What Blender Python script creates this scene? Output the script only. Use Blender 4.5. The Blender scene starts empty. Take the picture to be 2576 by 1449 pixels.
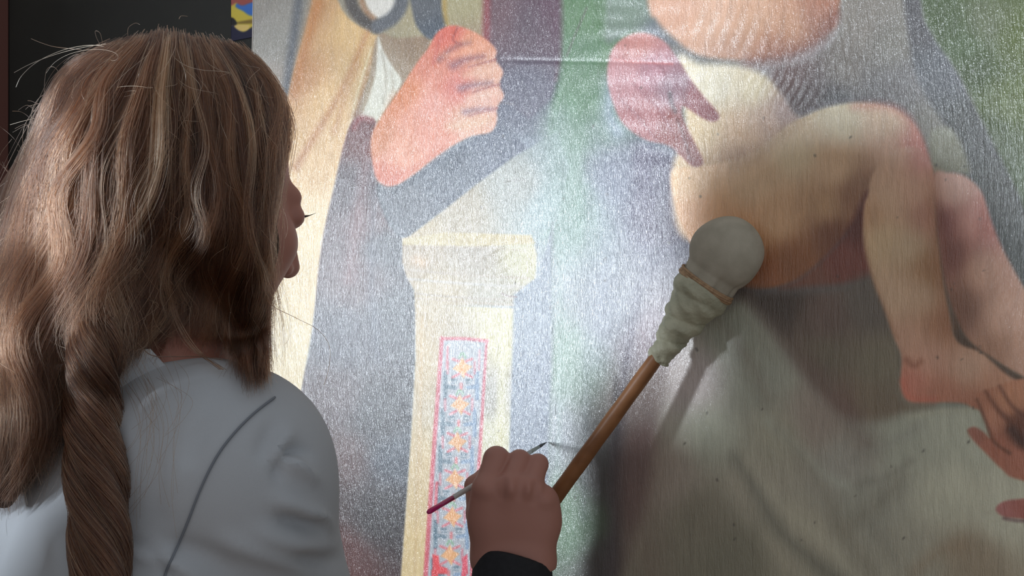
import bpy, bmesh, math, random
import numpy as np
import openvdb
from mathutils import Vector
from mathutils.bvhtree import BVHTree

random.seed(3)
rng = np.random.default_rng(5)
SC = bpy.context.scene
COL = SC.collection

# ------------------------------------------------------------ camera, light, exposure
PSI = math.radians(35.0)
CAM = np.array([0.72, -1.028, 1.35])
FPX = 2762.0
RV = np.array([math.cos(PSI), math.sin(PSI), 0.0])
FV = np.array([-math.sin(PSI), math.cos(PSI), 0.0])
UV = np.array([0.0, 0.0, 1.0])
cd = bpy.data.cameras.new('camera')
cam = bpy.data.objects.new('camera', cd)
COL.objects.link(cam)
cam.location = CAM
cam.rotation_euler = (math.pi / 2, 0, PSI)
cd.sensor_fit = 'HORIZONTAL'
cd.sensor_width = 36.0
cd.lens = 36.0 * FPX / 2576.0
cd.clip_start = 0.02
SC.camera = cam

w = bpy.data.worlds.new('world')
SC.world = w
w.use_nodes = True
w.node_tree.nodes['Background'].inputs[0].default_value = (0.93, 0.96, 1.0, 1)
w.node_tree.nodes['Background'].inputs[1].default_value = 0.41

WIN = (-2.5, -4.15, 1.30)
ld = bpy.data.lights.new('window_daylight', 'AREA')
ld.shape = 'RECTANGLE'
ld.size = 0.66
ld.size_y = 1.50
ld.energy = 680
ld.color = (0.84, 0.92, 1.0)
lo = bpy.data.objects.new('window_daylight', ld)
lo.location = (WIN[0] - 0.09, WIN[1], WIN[2])
lo.rotation_euler = (math.pi / 2, 0, -math.pi / 2)
COL.objects.link(lo)

SC.view_settings.view_transform = 'Standard'
SC.view_settings.look = 'None'
SC.view_settings.exposure = 0.0
SC.view_settings.gamma = 1.0
SC.view_settings.use_curve_mapping = False


# ------------------------------------------------------------ coordinates
def K(r, u, d):
    """camera-style axes (right, up, away) to a point of the room"""
    return CAM + RV * r + UV * u + FV * d


def J(px, py, d):
    return K((px - 1288.0) / FPX * d, (724.5 - py) / FPX * d, d)


def on_plane(px, py, off=0.0):
    """point of the plane y = -off seen at that place"""
    v = RV * (px - 1288.0) / FPX + UV * (724.5 - py) / FPX + FV
    t = (-off - CAM[1]) / v[1]
    return CAM + v * t


def project(P):
    q = P - CAM
    d = q @ FV
    return 1288.0 + FPX * (q @ RV) / d, 724.5 - FPX * (q @ UV) / d, d


# ------------------------------------------------------------ helpers
def srgb(c):
    c = np.asarray(c, float) / 255.0
    return np.where(c <= 0.04045, c / 12.92, ((c + 0.055) / 1.055) ** 2.4)


def mat(name, col=(128, 128, 128), rough=0.6, **kw):
    m = bpy.data.materials.new(name)
    m.use_nodes = True
    b = m.node_tree.nodes['Principled BSDF']
    b.inputs['Base Color'].default_value = (*srgb(col), 1)
    b.inputs['Roughness'].default_value = rough
    for k, v in kw.items():
        b.inputs[k.replace('_', ' ')].default_value = v
    return m


def noise_mat(name, c1, c2, scale=20, rough=0.6, bump=0.0, bscale=200, stretch=(1, 1, 1), detail=4, dist=0.001, **kw):
    m = mat(name, c1, rough, **kw)
    nt = m.node_tree
    b = nt.nodes['Principled BSDF']
    tc = nt.nodes.new('ShaderNodeTexCoord')
    mp = nt.nodes.new('ShaderNodeMapping')
    mp.inputs['Scale'].default_value = stretch
    nt.links.new(tc.outputs['Object'], mp.inputs[0])
    n = nt.nodes.new('ShaderNodeTexNoise')
    n.inputs['Scale'].default_value = scale
    n.inputs['Detail'].default_value = detail
    nt.links.new(mp.outputs[0], n.inputs['Vector'])
    r = nt.nodes.new('ShaderNodeValToRGB')
    r.color_ramp.elements[0].position = 0.35
    r.color_ramp.elements[1].position = 0.65
    r.color_ramp.elements[0].color = (*srgb(c1), 1)
    r.color_ramp.elements[1].color = (*srgb(c2), 1)
    nt.links.new(n.outputs[0], r.inputs[0])
    nt.links.new(r.outputs[0], b.inputs['Base Color'])
    if bump:
        n2 = nt.nodes.new('ShaderNodeTexNoise')
        n2.inputs['Scale'].default_value = bscale
        n2.inputs['Detail'].default_value = 3
        nt.links.new(mp.outputs[0], n2.inputs['Vector'])
        bp = nt.nodes.new('ShaderNodeBump')
        bp.inputs['Strength'].default_value = bump
        bp.inputs['Distance'].default_value = dist
        nt.links.new(n2.outputs[0], bp.inputs['Height'])
        nt.links.new(bp.outputs[0], b.inputs['Normal'])
    return m


def link(name, me, m, parent=None, smooth=True):
    o = bpy.data.objects.new(name, me)
    COL.objects.link(o)
    if m is not None:
        me.materials.append(m)
    if smooth and hasattr(me, 'polygons') and len(me.polygons):
        me.polygons.foreach_set('use_smooth', np.ones(len(me.polygons), bool))
    if parent is not None:
        o.parent = parent
        o.matrix_parent_inverse = parent.matrix_basis.inverted()
    return o


def pmesh(name, vs, fs):
    me = bpy.data.meshes.new(name)
    me.from_pydata([tuple(map(float, v)) for v in vs], [], fs)
    me.update()
    return me


def tag(o, label, cat=None, group=None, kind=None):
    if label: o['label'] = label
    if cat: o['category'] = cat
    if group: o['group'] = group
    if kind: o['kind'] = kind
    return o


def empty(name, loc):
    o = bpy.data.objects.new(name, None)
    o.empty_display_size = 0.05
    o.location = tuple(loc)
    COL.objects.link(o)
    return o


def box(name, lo_, hi_, m, parent=None, bevel=0.0):
    bm = bmesh.new()
    bmesh.ops.create_cube(bm, size=1)
    lo_, hi_ = np.array(lo_), np.array(hi_)
    for v in bm.verts:
        v.co = Vector(((lo_ + hi_) / 2 + np.array(v.co) * (hi_ - lo_)))
    if bevel:
        bmesh.ops.bevel(bm, geom=bm.edges[:], offset=bevel, segments=2, affect='EDGES')
    me = bpy.data.meshes.new(name)
    bm.to_mesh(me)
    bm.free()
    return link(name, me, m, parent, smooth=False)


def frame_of(axis):
    axis = axis / np.linalg.norm(axis)
    a = np.cross(axis, [0, 0, 1.0])
    if np.linalg.norm(a) < 1e-3: a = np.cross(axis, [1.0, 0, 0])
    a /= np.linalg.norm(a)
    return axis, a, np.cross(axis, a)


def lathe(name, p0, p1, prof, m, parent=None, seg=28, fn=None):
    """prof: list of (t along p0-p1, radius); fn(t, angle, r) -> radius"""
    p0, p1 = np.array(p0), np.array(p1)
    ax, a, b = frame_of(p1 - p0)
    vs, fs = [], []
    for t, r in prof:
        for k in range(seg):
            th = 2 * math.pi * k / seg
            rr = fn(t, th, r) if fn else r
            vs.append(p0 + (p1 - p0) * t + (a * math.cos(th) + b * math.sin(th)) * rr)
    n = len(prof)
    for i in range(n - 1):
        for k in range(seg):
            k2 = (k + 1) % seg
            fs.append((i * seg + k, i * seg + k2, (i + 1) * seg + k2, (i + 1) * seg + k))
    fs.append(tuple(range(seg))[::-1])
    fs.append(tuple((n - 1) * seg + k for k in range(seg)))
    return link(name, pmesh(name, vs, fs), m, parent)


# ------------------------------------------------------------ distance-field modelling
class Field:
    def __init__(self, lo_, hi_, h):
        self.lo = np.array(lo_, float)
        self.h = h
        n = np.ceil((np.array(hi_) - self.lo) / h).astype(int) + 1
        g = [self.lo[i] + h * np.arange(n[i], dtype=np.float32) for i in range(3)]
        self.X, self.Y, self.Z = np.meshgrid(*[q.astype(np.float32) for q in g], indexing='ij')
        self.f = np.full(self.X.shape, 1.0, np.float32)

    def add(self, d, k=0.0):
        if k <= 0:
            self.f = np.minimum(self.f, d)
        else:
            h = np.clip(0.5 + 0.5 * (self.f - d) / k, 0, 1)
            self.f = self.f * (1 - h) + d * h - k * h * (1 - h)

    def cut(self, d, k=0.0):
        d = -d
        if k <= 0:
            self.f = np.maximum(self.f, d)
        else:
            h = np.clip(0.5 - 0.5 * (self.f - d) / k, 0, 1)
            self.f = self.f * (1 - h) + d * h + k * h * (1 - h)

    def cone(self, a, b, r1, r2, k=0.0, squash=None, op='add'):
        a = np.array(a, np.float32); b = np.array(b, np.float32)
        ba = b - a
        px, py, pz = self.X - a[0], self.Y - a[1], self.Z - a[2]
        L = float(ba @ ba) + 1e-12
        t = np.clip((px * ba[0] + py * ba[1] + pz * ba[2]) / L, 0, 1)
        qx, qy, qz = px - t * ba[0], py - t * ba[1], pz - t * ba[2]
        if squash is not None:      # (unit direction, factor): thinner along that direction
            n, s = np.array(squash[0], np.float32), squash[1]
            q = (qx * n[0] + qy * n[1] + qz * n[2]) * (1.0 / s - 1)
            qx, qy, qz = qx + q * n[0], qy + q * n[1], qz + q * n[2]
        d = np.sqrt(qx * qx + qy * qy + qz * qz) - (r1 + (r2 - r1) * t)
        (self.add if op == 'add' else self.cut)(d, k)

    def ell(self, c, r, k=0.0, basis=None, op='add'):
        px, py, pz = self.X - c[0], self.Y - c[1], self.Z - c[2]
        if basis is not None:
            B = np.array(basis, np.float32)
            px, py, pz = [px * B[i][0] + py * B[i][1] + pz * B[i][2] for i in range(3)]
        k0 = np.sqrt((px / r[0]) ** 2 + (py / r[1]) ** 2 + (pz / r[2]) ** 2)
        k1 = np.sqrt((px / r[0] ** 2) ** 2 + (py / r[1] ** 2) ** 2 + (pz / r[2] ** 2) ** 2)
        d = k0 * (k0 - 1.0) / np.maximum(k1, 1e-6)
        (self.add if op == 'add' else self.cut)(d.astype(np.float32), k)

    def polys(self):
        f = np.ascontiguousarray(np.clip(self.f, -4 * self.h, 4 * self.h))
        g = openvdb.FloatGrid(4 * self.h)
        g.copyFromArray(f)
        pts, quads = g.convertToQuads(0.0)
        return pts * self.h + self.lo, [tuple(int(i) for i in q[::-1]) for q in quads]


def join_polys(lst):
    vs, fs, n = [], [], 0
    for p, q in lst:
        vs.append(p)
        fs += [tuple(i + n for i in f) for f in q]
        n += len(p)
    return np.concatenate(vs), fs


def smooth_mesh(me, it=3, f=0.5):
    bm = bmesh.new()
    bm.from_mesh(me)
    for _ in range(it):
        bmesh.ops.smooth_vert(bm, verts=bm.verts, factor=f, use_axis_x=True, use_axis_y=True, use_axis_z=True)
    bmesh.ops.recalc_face_normals(bm, faces=bm.faces)
    bm.to_mesh(me)
    bm.free()


# ------------------------------------------------------------ the room
plaster = noise_mat('dark_plaster', (33, 33, 31), (37, 37, 34), 6, 0.85)
lightwall = noise_mat('light_plaster', (150, 146, 140), (158, 154, 148), 6, 0.85)
redwood = noise_mat('dark_red_wood', (88, 40, 36), (100, 48, 42), 30, 0.5, stretch=(1, 1, 0.1))
paleframe = mat('window_paint', (200, 198, 190), 0.5)
floorm = noise_mat('floor_wood', (96, 74, 56), (116, 90, 66), 8, 0.6, stretch=(8, 1, 1))
WY = 0.75
tag(box('floor', (-2.68, -5.4, -0.06), (2.6, WY, 0), floorm), None, kind='structure')
tag(box('wall_back', (-2.68, WY, 0), (2.6, WY + 0.1, 2.9), plaster), None, kind='structure')
x0 = WIN[0] - 0.1
y1, y2, z1, z2 = WIN[1] - 0.38, WIN[1] + 0.38, WIN[2] - 0.80, WIN[2] + 0.80
vs, fs = [], []
for bx in (((-5.4, y1), (0, 2.9)), ((y2, WY), (0, 2.9)), ((y1, y2), (0, z1)), ((y1, y2), (z2, 2.9))):
    (a, b), (c, d) = bx
    n = len(vs)
    for xx in (x0 - 0.06, x0 + 0.06):
        vs += [(xx, a, c), (xx, b, c), (xx, b, d), (xx, a, d)]
    for f in ((0, 3, 2, 1), (4, 5, 6, 7), (0, 1, 5, 4), (2, 3, 7, 6), (0, 4, 7, 3), (1, 2, 6, 5)):
        fs.append(tuple(n + i for i in f))
wl = link('wall_left', pmesh('wall_left', vs, fs), lightwall, smooth=False)
tag(wl, None, kind='structure')
wf = empty('window_1', (x0, WIN[1], z1))
wf['kind'] = 'structure'
for a, b, c, d in ((y1 - .03, y1 + .03, z1 - .03, z2 + .03), (y2 - .03, y2 + .03, z1 - .03, z2 + .03)):
    box('window_frame', (x0 + 0.0, a, c), (x0 + 0.075, b, d), paleframe, wf, 0.004)
for c in (z1, z2):
    box('window_frame', (x0 + 0.0, y1 + .03, c - .03), (x0 + 0.075, y2 - .03, c + .03), paleframe, wf, 0.004)

# dark red door casing at the far left edge, on the back wall
q = on_plane(-120, 700, -WY + 0.0)
ca, cb, cc = on_plane(-130, 700, -WY)[0], on_plane(9, 700, -WY)[0], on_plane(24, 700, -WY)[0]
dt = tag(empty('trim_1', (ca, WY, 0.0)), None, kind='structure')
box('casing', (ca, WY - 0.03, 0.0), (cb, WY - 0.001, 2.6), redwood, dt, 0.003)
box('casing_edge', (cb, WY - 0.045, 0.0), (cc, WY - 0.001, 2.6), mat('brown_edge', (124, 84, 76), 0.45), dt, 0.004)

# ------------------------------------------------------------ colour painting on a dense grid
def spline(pts, n=10, closed=True):
    p = np.array(pts, float)
    N = len(p)
    out = []
    rng_ = range(N) if closed else range(N - 1)
    for i in rng_:
        if closed:
            a, b, c, d = p[(i - 1) % N], p[i], p[(i + 1) % N], p[(i + 2) % N]
        else:
            a, b, c, d = p[max(i - 1, 0)], p[i], p[i + 1], p[min(i + 2, N - 1)]
        for k in range(n):
            t = k / n
            out.append(0.5 * ((2 * b) + (-a + c) * t + (2 * a - 5 * b + 4 * c - d) * t * t + (-a + 3 * b - 3 * c + d) * t ** 3))
    if not closed: out.append(p[-1])
    return np.array(out)


class Paint:
    def __init__(self, X, Y):
        self.X, self.Y = X, Y
        self.c = np.zeros((len(X), 3))

    def field(self, pts, X=None, Y=None, soft=40.0, pw=2.0):
        X = self.X if X is None else X
        Y = self.Y if Y is None else Y
        num = np.zeros((len(X), 3)); den = np.zeros(len(X))
        for x, y, c in pts:
            w_ = 1.0 / ((X - x) ** 2 + (Y - y) ** 2 + soft ** 2) ** pw
            num += w_[:, None] * np.array(c, float)
            den += w_
        return num / den[:, None]

    def blend(self, idx, a, col):
        self.c[idx] = self.c[idx] * (1 - a[:, None]) + col * a[:, None]

    def poly(self, pts, cols, soft=6.0, alpha=1.0, smooth=True, fs=40.0, n=7):
        p = spline(pts, n) if smooth else np.array(pts, float)
        m = soft + 2
        idx = np.nonzero((self.X > p[:, 0].min() - m) & (self.X < p[:, 0].max() + m) &
                         (self.Y > p[:, 1].min() - m) & (self.Y < p[:, 1].max() + m))[0]
        if not len(idx): return
        X, Y = self.X[idx], self.Y[idx]
        ins = np.zeros(len(idx), bool)
        dist = np.full(len(idx), 1e9)
        for i in range(len(p)):
            x1_, y1_ = p[i]; x2_, y2_ = p[(i + 1) % len(p)]
            c = ((y1_ > Y) != (y2_ > Y))
            with np.errstate(divide='ignore', invalid='ignore'):
                xi = (x2_ - x1_) * (Y - y1_) / (y2_ - y1_ if y2_ != y1_ else 1e-9) + x1_
            ins ^= c & (X < xi)
            dx, dy = x2_ - x1_, y2_ - y1_
            t = np.clip(((X - x1_) * dx + (Y - y1_) * dy) / (dx * dx + dy * dy + 1e-9), 0, 1)
            dist = np.minimum(dist, (X - x1_ - t * dx) ** 2 + (Y - y1_ - t * dy) ** 2)
        d = np.sqrt(dist) * np.where(ins, 1, -1)
        a = np.clip(d / soft * 0.5 + 0.5, 0, 1)
        a = a * a * (3 - 2 * a) * alpha
        k = a > 0
        idx = idx[k]
        if isinstance(cols, tuple): col = np.tile(np.array(cols, float), (len(idx), 1))
        else: col = self.field(cols, self.X[idx], self.Y[idx], fs)
        self.blend(idx, a[k], col)

    def stroke(self, pts, wd, col, soft=None, alpha=1.0):
        """pts along the stroke, wd: width or (start, end)"""
        p = spline(pts, 8, closed=False)
        w0, w1 = (wd, wd) if not isinstance(wd, tuple) else wd
        soft = soft or max(w0, w1) * 0.6
        m = max(w0, w1) + soft
        idx = np.nonzero((self.X > p[:, 0].min() - m) & (self.X < p[:, 0].max() + m) &
                         (self.Y > p[:, 1].min() - m) & (self.Y < p[:, 1].max() + m))[0]
        if not len(idx): return
        X, Y = self.X[idx], self.Y[idx]
        best = np.full(len(idx), -1e9)
        for i in range(len(p) - 1):
            x1_, y1_ = p[i]; dx, dy = p[i + 1] - p[i]
            t = np.clip(((X - x1_) * dx + (Y - y1_) * dy) / (dx * dx + dy * dy + 1e-9), 0, 1)
            s = (i + t) / (len(p) - 1)
            d = (w0 + (w1 - w0) * s) / 2 - np.sqrt((X - x1_ - t * dx) ** 2 + (Y - y1_ - t * dy) ** 2)
            best = np.maximum(best, d)
        a = np.clip(best / soft * 0.5 + 0.5, 0, 1)
        a = a * a * (3 - 2 * a) * alpha
        k = a > 0
        self.blend(idx[k], a[k], np.tile(np.array(col, float), (int(k.sum()), 1)))


def paint_canvas(P):
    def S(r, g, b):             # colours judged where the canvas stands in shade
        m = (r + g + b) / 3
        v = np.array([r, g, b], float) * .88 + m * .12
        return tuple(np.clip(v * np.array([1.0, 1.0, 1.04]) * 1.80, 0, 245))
   # colours judged where the canvas stands in shade
    # ground colours over the whole canvas
    P.c = P.field([
        (600, 0, (128, 122, 112)), (700, 300, (150, 135, 112)), (1150, 30, (158, 146, 112)), (1310, 60, (92, 76, 86)), (1310, 250, (82, 84, 100)),
        (1330, 420, (120, 128, 140)), (1520, 60, (96, 128, 92)), (1470, 300, (88, 122, 92)), (1440, 520, (112, 140, 124)), (1440, 900, (116, 138, 122)),
        (1440, 1300, (104, 128, 104)), (1330, 700, (150, 156, 160)), (1340, 1100, (146, 150, 156)), (1560, 450, (100, 104, 120)), (1650, 520, (74, 70, 92)),
        (1540, 800, (112, 116, 124)), (1620, 850, (142, 126, 132)), (1540, 1200, (84, 84, 84)), (1640, 1000, (150, 134, 128)), (1560, 1420, (96, 92, 92)),
        (1700, 60, (120, 116, 112)), (2050, 200, S(92, 88, 84)), (2200, 100, S(92, 92, 84)), (2420, 500, S(44, 46, 42)), (2150, 240, S(58, 56, 54)),
        (2550, 900, S(58, 60, 52)), (1750, 1000, S(112, 104, 94)), (1900, 1300, S(92, 92, 76)), (2300, 1300, S(112, 112, 94)), (1300, -200, (110, 100, 96)),
        (2300, 1700, S(105, 100, 84)), (1300, 1800, (100, 84, 80)), (2000, -200, (140, 120, 104)), (2500, 1200, S(126, 126, 106))], soft=45, pw=2.2)
    # grey strip at the left edge and the dark line beside the robe
    P.poly([(560, -300), (770, -300), (748, 0), (728, 200), (690, 420), (600, 900), (540, 900)], [(640, 0, (124, 118, 110)), (700, 100, (134, 130, 122)), (690, 220, (148, 138, 128))], 8)
    P.stroke([(768, -200), (752, 0), (736, 120), (722, 230)], 22, (84, 86, 90))
    # pale ochre robe
    P.poly([(790, -300), (850, 0), (930, 80), (955, 96), (930, 190), (885, 310), (850, 430), (815, 600), (790, 800), (765, 950), (748, 1080), (700, 1700), (560, 1700), (640, 980), (690, 500), (728, 230), (775, 50), (790, -50)],
           [(800, 30, (178, 136, 94)), (880, 60, (204, 168, 116)), (760, 200, (178, 128, 84)), (820, 250, (214, 176, 126)), (760, 420, (206, 168, 118)), (740, 560, (220, 192, 148)), (770, 700, (204, 178, 132)), (720, 900, (206, 186, 146)), (900, 200, (190, 158, 112)), (740, 1050, (204, 184, 142))], 5)
    P.stroke([(930, 70), (860, 230), (800, 330), (745, 420)], (6, 16), (160, 104, 62), 14, 0.75)
    P.stroke([(905, 160), (868, 250), (842, 330)], (4, 12), (176, 128, 84), 12, 0.7)
    P.stroke([(800, 10), (772, 110), (738, 240)], (26, 10), (170, 108, 58), 18, 0.8)
    P.stroke([(935, 120), (905, 220), (880, 320), (845, 470), (812, 640)], (4, 8), (214, 200, 166), 5, 0.8)
    P.stroke([(950, 110), (922, 200), (898, 290)], (4, 14), (140, 104, 72), 10, 0.7)
    # white under-cloth and brown behind it
    P.poly([(950, 90), (1000, 96), (1080, 95), (1060, 150), (1000, 230), (950, 310), (900, 320), (930, 200)], [(1030, 110, (136, 112, 88)), (980, 150, (150, 132, 110)), (940, 280, (158, 142, 118))], 6)
    P.poly([(952, 92), (966, 130), (990, 170), (1010, 205), (985, 250), (950, 305), (910, 302), (928, 250), (944, 190), (950, 130)], [(958, 130, (206, 202, 190)), (960, 220, (210, 206, 190)), (930, 290, (200, 196, 178))], 5)
    P.stroke([(960, 130), (972, 190), (966, 260)], 5, (160, 150, 132), 6, 0.7)
    P.stroke([(985, 180), (990, 220), (972, 280)], 4, (168, 156, 138), 5, 0.7)
    # grey ring of the cord and the grey hanging end
    P.poly([(905, -80), (1010, -80), (1000, 10), (962, 48), (925, 20)], [(950, 0, (206, 200, 190))], 5)
    P.stroke([(880, -60), (885, 10), (915, 50), (950, 68)], 30, (72, 66, 62), 8)
    P.stroke([(905, -20), (918, 22), (942, 48)], 12, (150, 112, 84), 8, 0.9)
    P.stroke([(950, 66), (985, 48), (1010, 10), (1015, -60)], 34, (88, 90, 94), 8)
    P.poly([(1028, -80), (1100, -80), (1112, 20), (1124, 60), (1110, 84), (1088, 100), (1062, 84), (1040, 40)], [(1070, 20, (86, 88, 92)), (1095, 80, (70, 78, 88))], 6)
    # architecture behind the hands
    P.poly([(1120, -300), (1222, -300), (1218, 60), (1224, 110), (1140, 90), (1122, 50)], [(1170, 20, (158, 148, 112)), (1190, 90, (150, 132, 104))], 5, smooth=False)
    P.stroke([(1122, -50), (1118, 20), (1124, 60)], 10, (160, 128, 60), 8, 0.8)
    P.poly([(1222, -300), (1422, -300), (1412, 150), (1385, 250), (1330, 300), (1260, 250), (1224, 110)], [(1250, 40, (104, 78, 84)), (1330, 60, (90, 74, 84)), (1400, 30, (92, 66, 80)), (1320, 230, (92, 90, 104))], 8, smooth=False)
    P.stroke([(1226, -50), (1222, 100)], 18, (132, 62, 68), 10, 0.9)
    P.stroke([(1420, -80), (1414, 80), (1398, 200)], 8, (86, 60, 74), 8, 0.8)
    P.poly([(1424, -300), (1545, -300), (1530, 60), (1500, 170), (1470, 340), (1452, 520), (1400, 520), (1384, 300), (1412, 150)], [(1480, 20, (96, 126, 92)), (1460, 160, (98, 128, 100)), (1432, 290, (88, 124, 92)), (1425, 450, (118, 144, 126))], 14)
    P.stroke([(1475, 20), (1445, 90), (1425, 140)], 4, (92, 88, 84), 5, 0.7)
    P.poly([(1545, -300), (1640, -300), (1650, 40), (1700, 110), (1600, 80), (1530, 110), (1520, 40)], [(1590, 40, (120, 136, 120)), (1650, 90, (116, 120, 128))], 14)
    # dark skirts and sleeve, lower left
    P.poly([(895, 300), (945, 305), (938, 360), (950, 450), (1000, 580), (1018, 610), (1030, 690), (1046, 780), (1040, 950), (1030, 1150), (1008, 1449), (980, 1800), (640, 1800), (745, 1080), (765, 950), (785, 850), (810, 620), (845, 460), (870, 350)],
           [(900, 340, (92, 46, 44)), (880, 480, (60, 44, 50)), (930, 560, (76, 42, 44)), (980, 620, (40, 42, 50)), (900, 700, (70, 42, 44)), (1000, 800, (36, 40, 48)), (860, 850, (44, 42, 54)), (830, 1000, (60, 40, 44)), (960, 1050, (36, 38, 44)), (860, 1150, (70, 44, 44)), (800, 1250, (56, 42, 44)), (960, 1300, (36, 33, 37)), (860, 1400, (76, 36, 34)), (990, 1150, (56, 64, 74))], 5, fs=30)
    P.stroke([(905, 300), (925, 380), (905, 520), (880, 700)], (22, 30), (108, 58, 60), 22, 0.55)
    P.stroke([(945, 480), (935, 700), (950, 900)], (16, 20), (60, 66, 82), 22, 0.5)
    P.poly([(948, 470), (1000, 460), (1100, 400), (1190, 350), (1255, 320), (1330, 380), (1300, 420), (1180, 490), (1080, 555), (1018, 598), (975, 560)],
           [(1000, 520, (60, 64, 72)), (1120, 430, (70, 78, 90)), (1250, 370, (88, 94, 108))], 7)
    # pair of praying hands
    P.poly([(1095, 88), (1112, 72), (1140, 64), (1180, 74), (1222, 98), (1248, 126), (1246, 150), (1265, 180), (1256, 212), (1267, 242), (1250, 272), (1250, 302), (1234, 332), (1180, 345), (1110, 385), (1040, 440), (990, 468), (952, 455), (938, 410), (934, 350), (950, 310), (1000, 235), (1048, 160), (1078, 120)],
           [(1130, 80, (206, 100, 82)), (1190, 110, (214, 144, 112)), (1235, 180, (212, 160, 136)), (1100, 180, (206, 124, 100)), (1030, 240, (206, 124, 80)), (1080, 260, (218, 150, 132)), (1000, 380, (218, 148, 118)), (960, 360, (196, 124, 82)), (970, 440, (196, 104, 72)), (1180, 300, (216, 166, 140)), (1220, 250, (212, 160, 140)), (1100, 340, (214, 140, 116)), (1150, 220, (204, 118, 104))], 5, fs=22)
    for pts, wd, c, al in (
            ([(1105, 150), (1145, 118), (1180, 108)], (14, 6), (128, 84, 84), .7), ([(1140, 165), (1170, 150), (1215, 142)], (18, 6), (124, 78, 88), .8),
            ([(1160, 222), (1190, 214), (1235, 208)], (16, 6), (124, 92, 104), .8), ([(1170, 282), (1200, 276), (1240, 274)], (14, 5), (128, 98, 112), .75),
            ([(1120, 140), (1165, 132), (1210, 118)], (10, 10), (224, 158, 130), .6), ([(1170, 190), (1210, 180), (1245, 176)], (14, 12), (226, 176, 150), .7),
            ([(1180, 248), (1220, 240), (1250, 236)], (14, 12), (224, 178, 156), .7), ([(1130, 318), (1180, 312), (1230, 300)], (18, 18), (220, 178, 146), .6),
            ([(1246, 150), (1215, 158), (1180, 168)], (5, 3), (150, 84, 80), .8), ([(1256, 212), (1225, 220), (1190, 232)], (5, 3), (150, 88, 86), .8), ([(1250, 272), (1215, 280), (1180, 292)], (5, 3), (156, 96, 94), .8), ([(1150, 70), (1140, 100), (1160, 112)], (5, 5), (150, 70, 64), .8), ([(1100, 180), (1060, 240), (1010, 320)], (10, 20), (224, 158, 138), .5), ([(1110, 90), (1098, 130), (1090, 160)], (8, 8), (190, 96, 84), .7), ([(1000, 250), (965, 330), (942, 380)], (26, 14), (198, 118, 70), .5),
            ([(975, 458), (1040, 425), (1120, 372)], (18, 8), (176, 84, 58), .5)):
        P.stroke(pts, wd, c, max(wd) * .8, al)
    P.stroke([(893, 322), (905, 300), (935, 303)], 12, (128, 60, 60), 8, 0.9)
    # stone post: slanting top, cap, mouldings, shaft
    P.poly([(1014, 606), (1060, 572), (1130, 518), (1200, 462), (1290, 396), (1400, 330), (1430, 420), (1400, 560), (1345, 600), (1200, 596)], [(1050, 590, (180, 160, 124)), (1150, 530, (168, 154, 130)), (1300, 470, (156, 156, 146)), (1380, 520, (150, 166, 166)), (1400, 380, (130, 142, 142))], 5, alpha=.95, smooth=False)
    P.poly([(1370, 300), (1440, 300), (1440, 640), (1390, 640), (1380, 480)], (128, 148, 140), 40, .8)
    P.poly([(1013, 600), (1120, 584), (1335, 592), (1350, 640), (1346, 700), (1310, 728), (1300, 770), (1044, 770), (1042, 730), (1024, 700), (1012, 660)], [(1040, 650, (158, 140, 114)), (1200, 640, (156, 144, 126)), (1320, 640, (186, 178, 140)), (1100, 745, (172, 154, 122)), (1250, 750, (158, 150, 130))], 4, smooth=False)
    P.poly([(1013, 600), (1120, 584), (1335, 592), (1345, 612), (1200, 620), (1014, 616)], (186, 168, 126), 4, smooth=False)
    P.stroke([(1050, 625), (1200, 622), (1325, 632)], 4, (170, 154, 130), 4, .6)
    P.stroke([(1018, 678), (1150, 690), (1330, 700)], 4, (160, 144, 124), 4, .8)
    P.stroke([(1030, 702), (1150, 712), (1318, 722)], 5, (176, 168, 156), 5, .8)
    P.stroke([(1044, 738), (1150, 748), (1306, 756)], 4, (152, 138, 120), 4, .8)
    P.stroke([(1046, 750), (1150, 758), (1300, 768)], 3, (166, 148, 126), 3, .8)
    P.stroke([(1050, 655), (1062, 660)], 22, (190, 150, 108), 16, .7)
    P.poly([(1044, 764), (1300, 776), (1292, 900), (1280, 1200), (1268, 1800), (985, 1800), (1008, 1449), (1034, 1100), (1046, 900)],
           [(1060, 900, (182, 158, 116)), (1040, 1200, (196, 172, 130)), (1020, 1400, (200, 174, 126)), (1150, 900, (166, 152, 134)), (1230, 1000, (160, 154, 142)), (1268, 850, (196, 186, 144)), (1262, 1100, (200, 194, 164))], 4, smooth=False)
    P.stroke([(1062, 800), (1056, 1100), (1048, 1300), (1036, 1600)], 5, (190, 158, 112), 5, .6)
    P.stroke([(1054, 790), (1050, 1100), (1040, 1300)], 3, (184, 160, 124), 4, .5)
    P.stroke([(1268, 790), (1262, 1000), (1250, 1300)], 22, (206, 198, 158), 10, .7)
    P.poly([(1292, 740), (1352, 700), (1390, 560), (1392, 800), (1386, 1000), (1376, 1449), (1368, 1700), (1270, 1700), (1280, 1200)], [(1340, 760, (120, 128, 138)), (1340, 1000, (118, 126, 138)), (1330, 1300, (120, 126, 136))], 6, smooth=False)
    P.stroke([(1388, 560), (1390, 800), (1384, 1100), (1376, 1449)], 6, (104, 118, 112), 8, .8)
    P.stroke([(1405, 600), (1410, 900), (1400, 1200)], 10, (128, 150, 138), 14, .5)
    P.stroke([(1480, 500), (1475, 900), (1470, 1300)], 10, (98, 108, 112), 18, .4)
    # tile panel on the shaft
    lx = lambda y: 1110 - (y - 850) * 0.066
    rx = lambda y: 1226 - (y - 850) * 0.066
    RED, TEAL, ORG, BLU = (190, 74, 88), (74, 98, 112), (212, 154, 102), (108, 132, 158)
    P.poly([(lx(850), 850), (rx(850), 856), (rx(1700), 1700), (lx(1700), 1700)], (158, 160, 164), 3, smooth=False)
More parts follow.
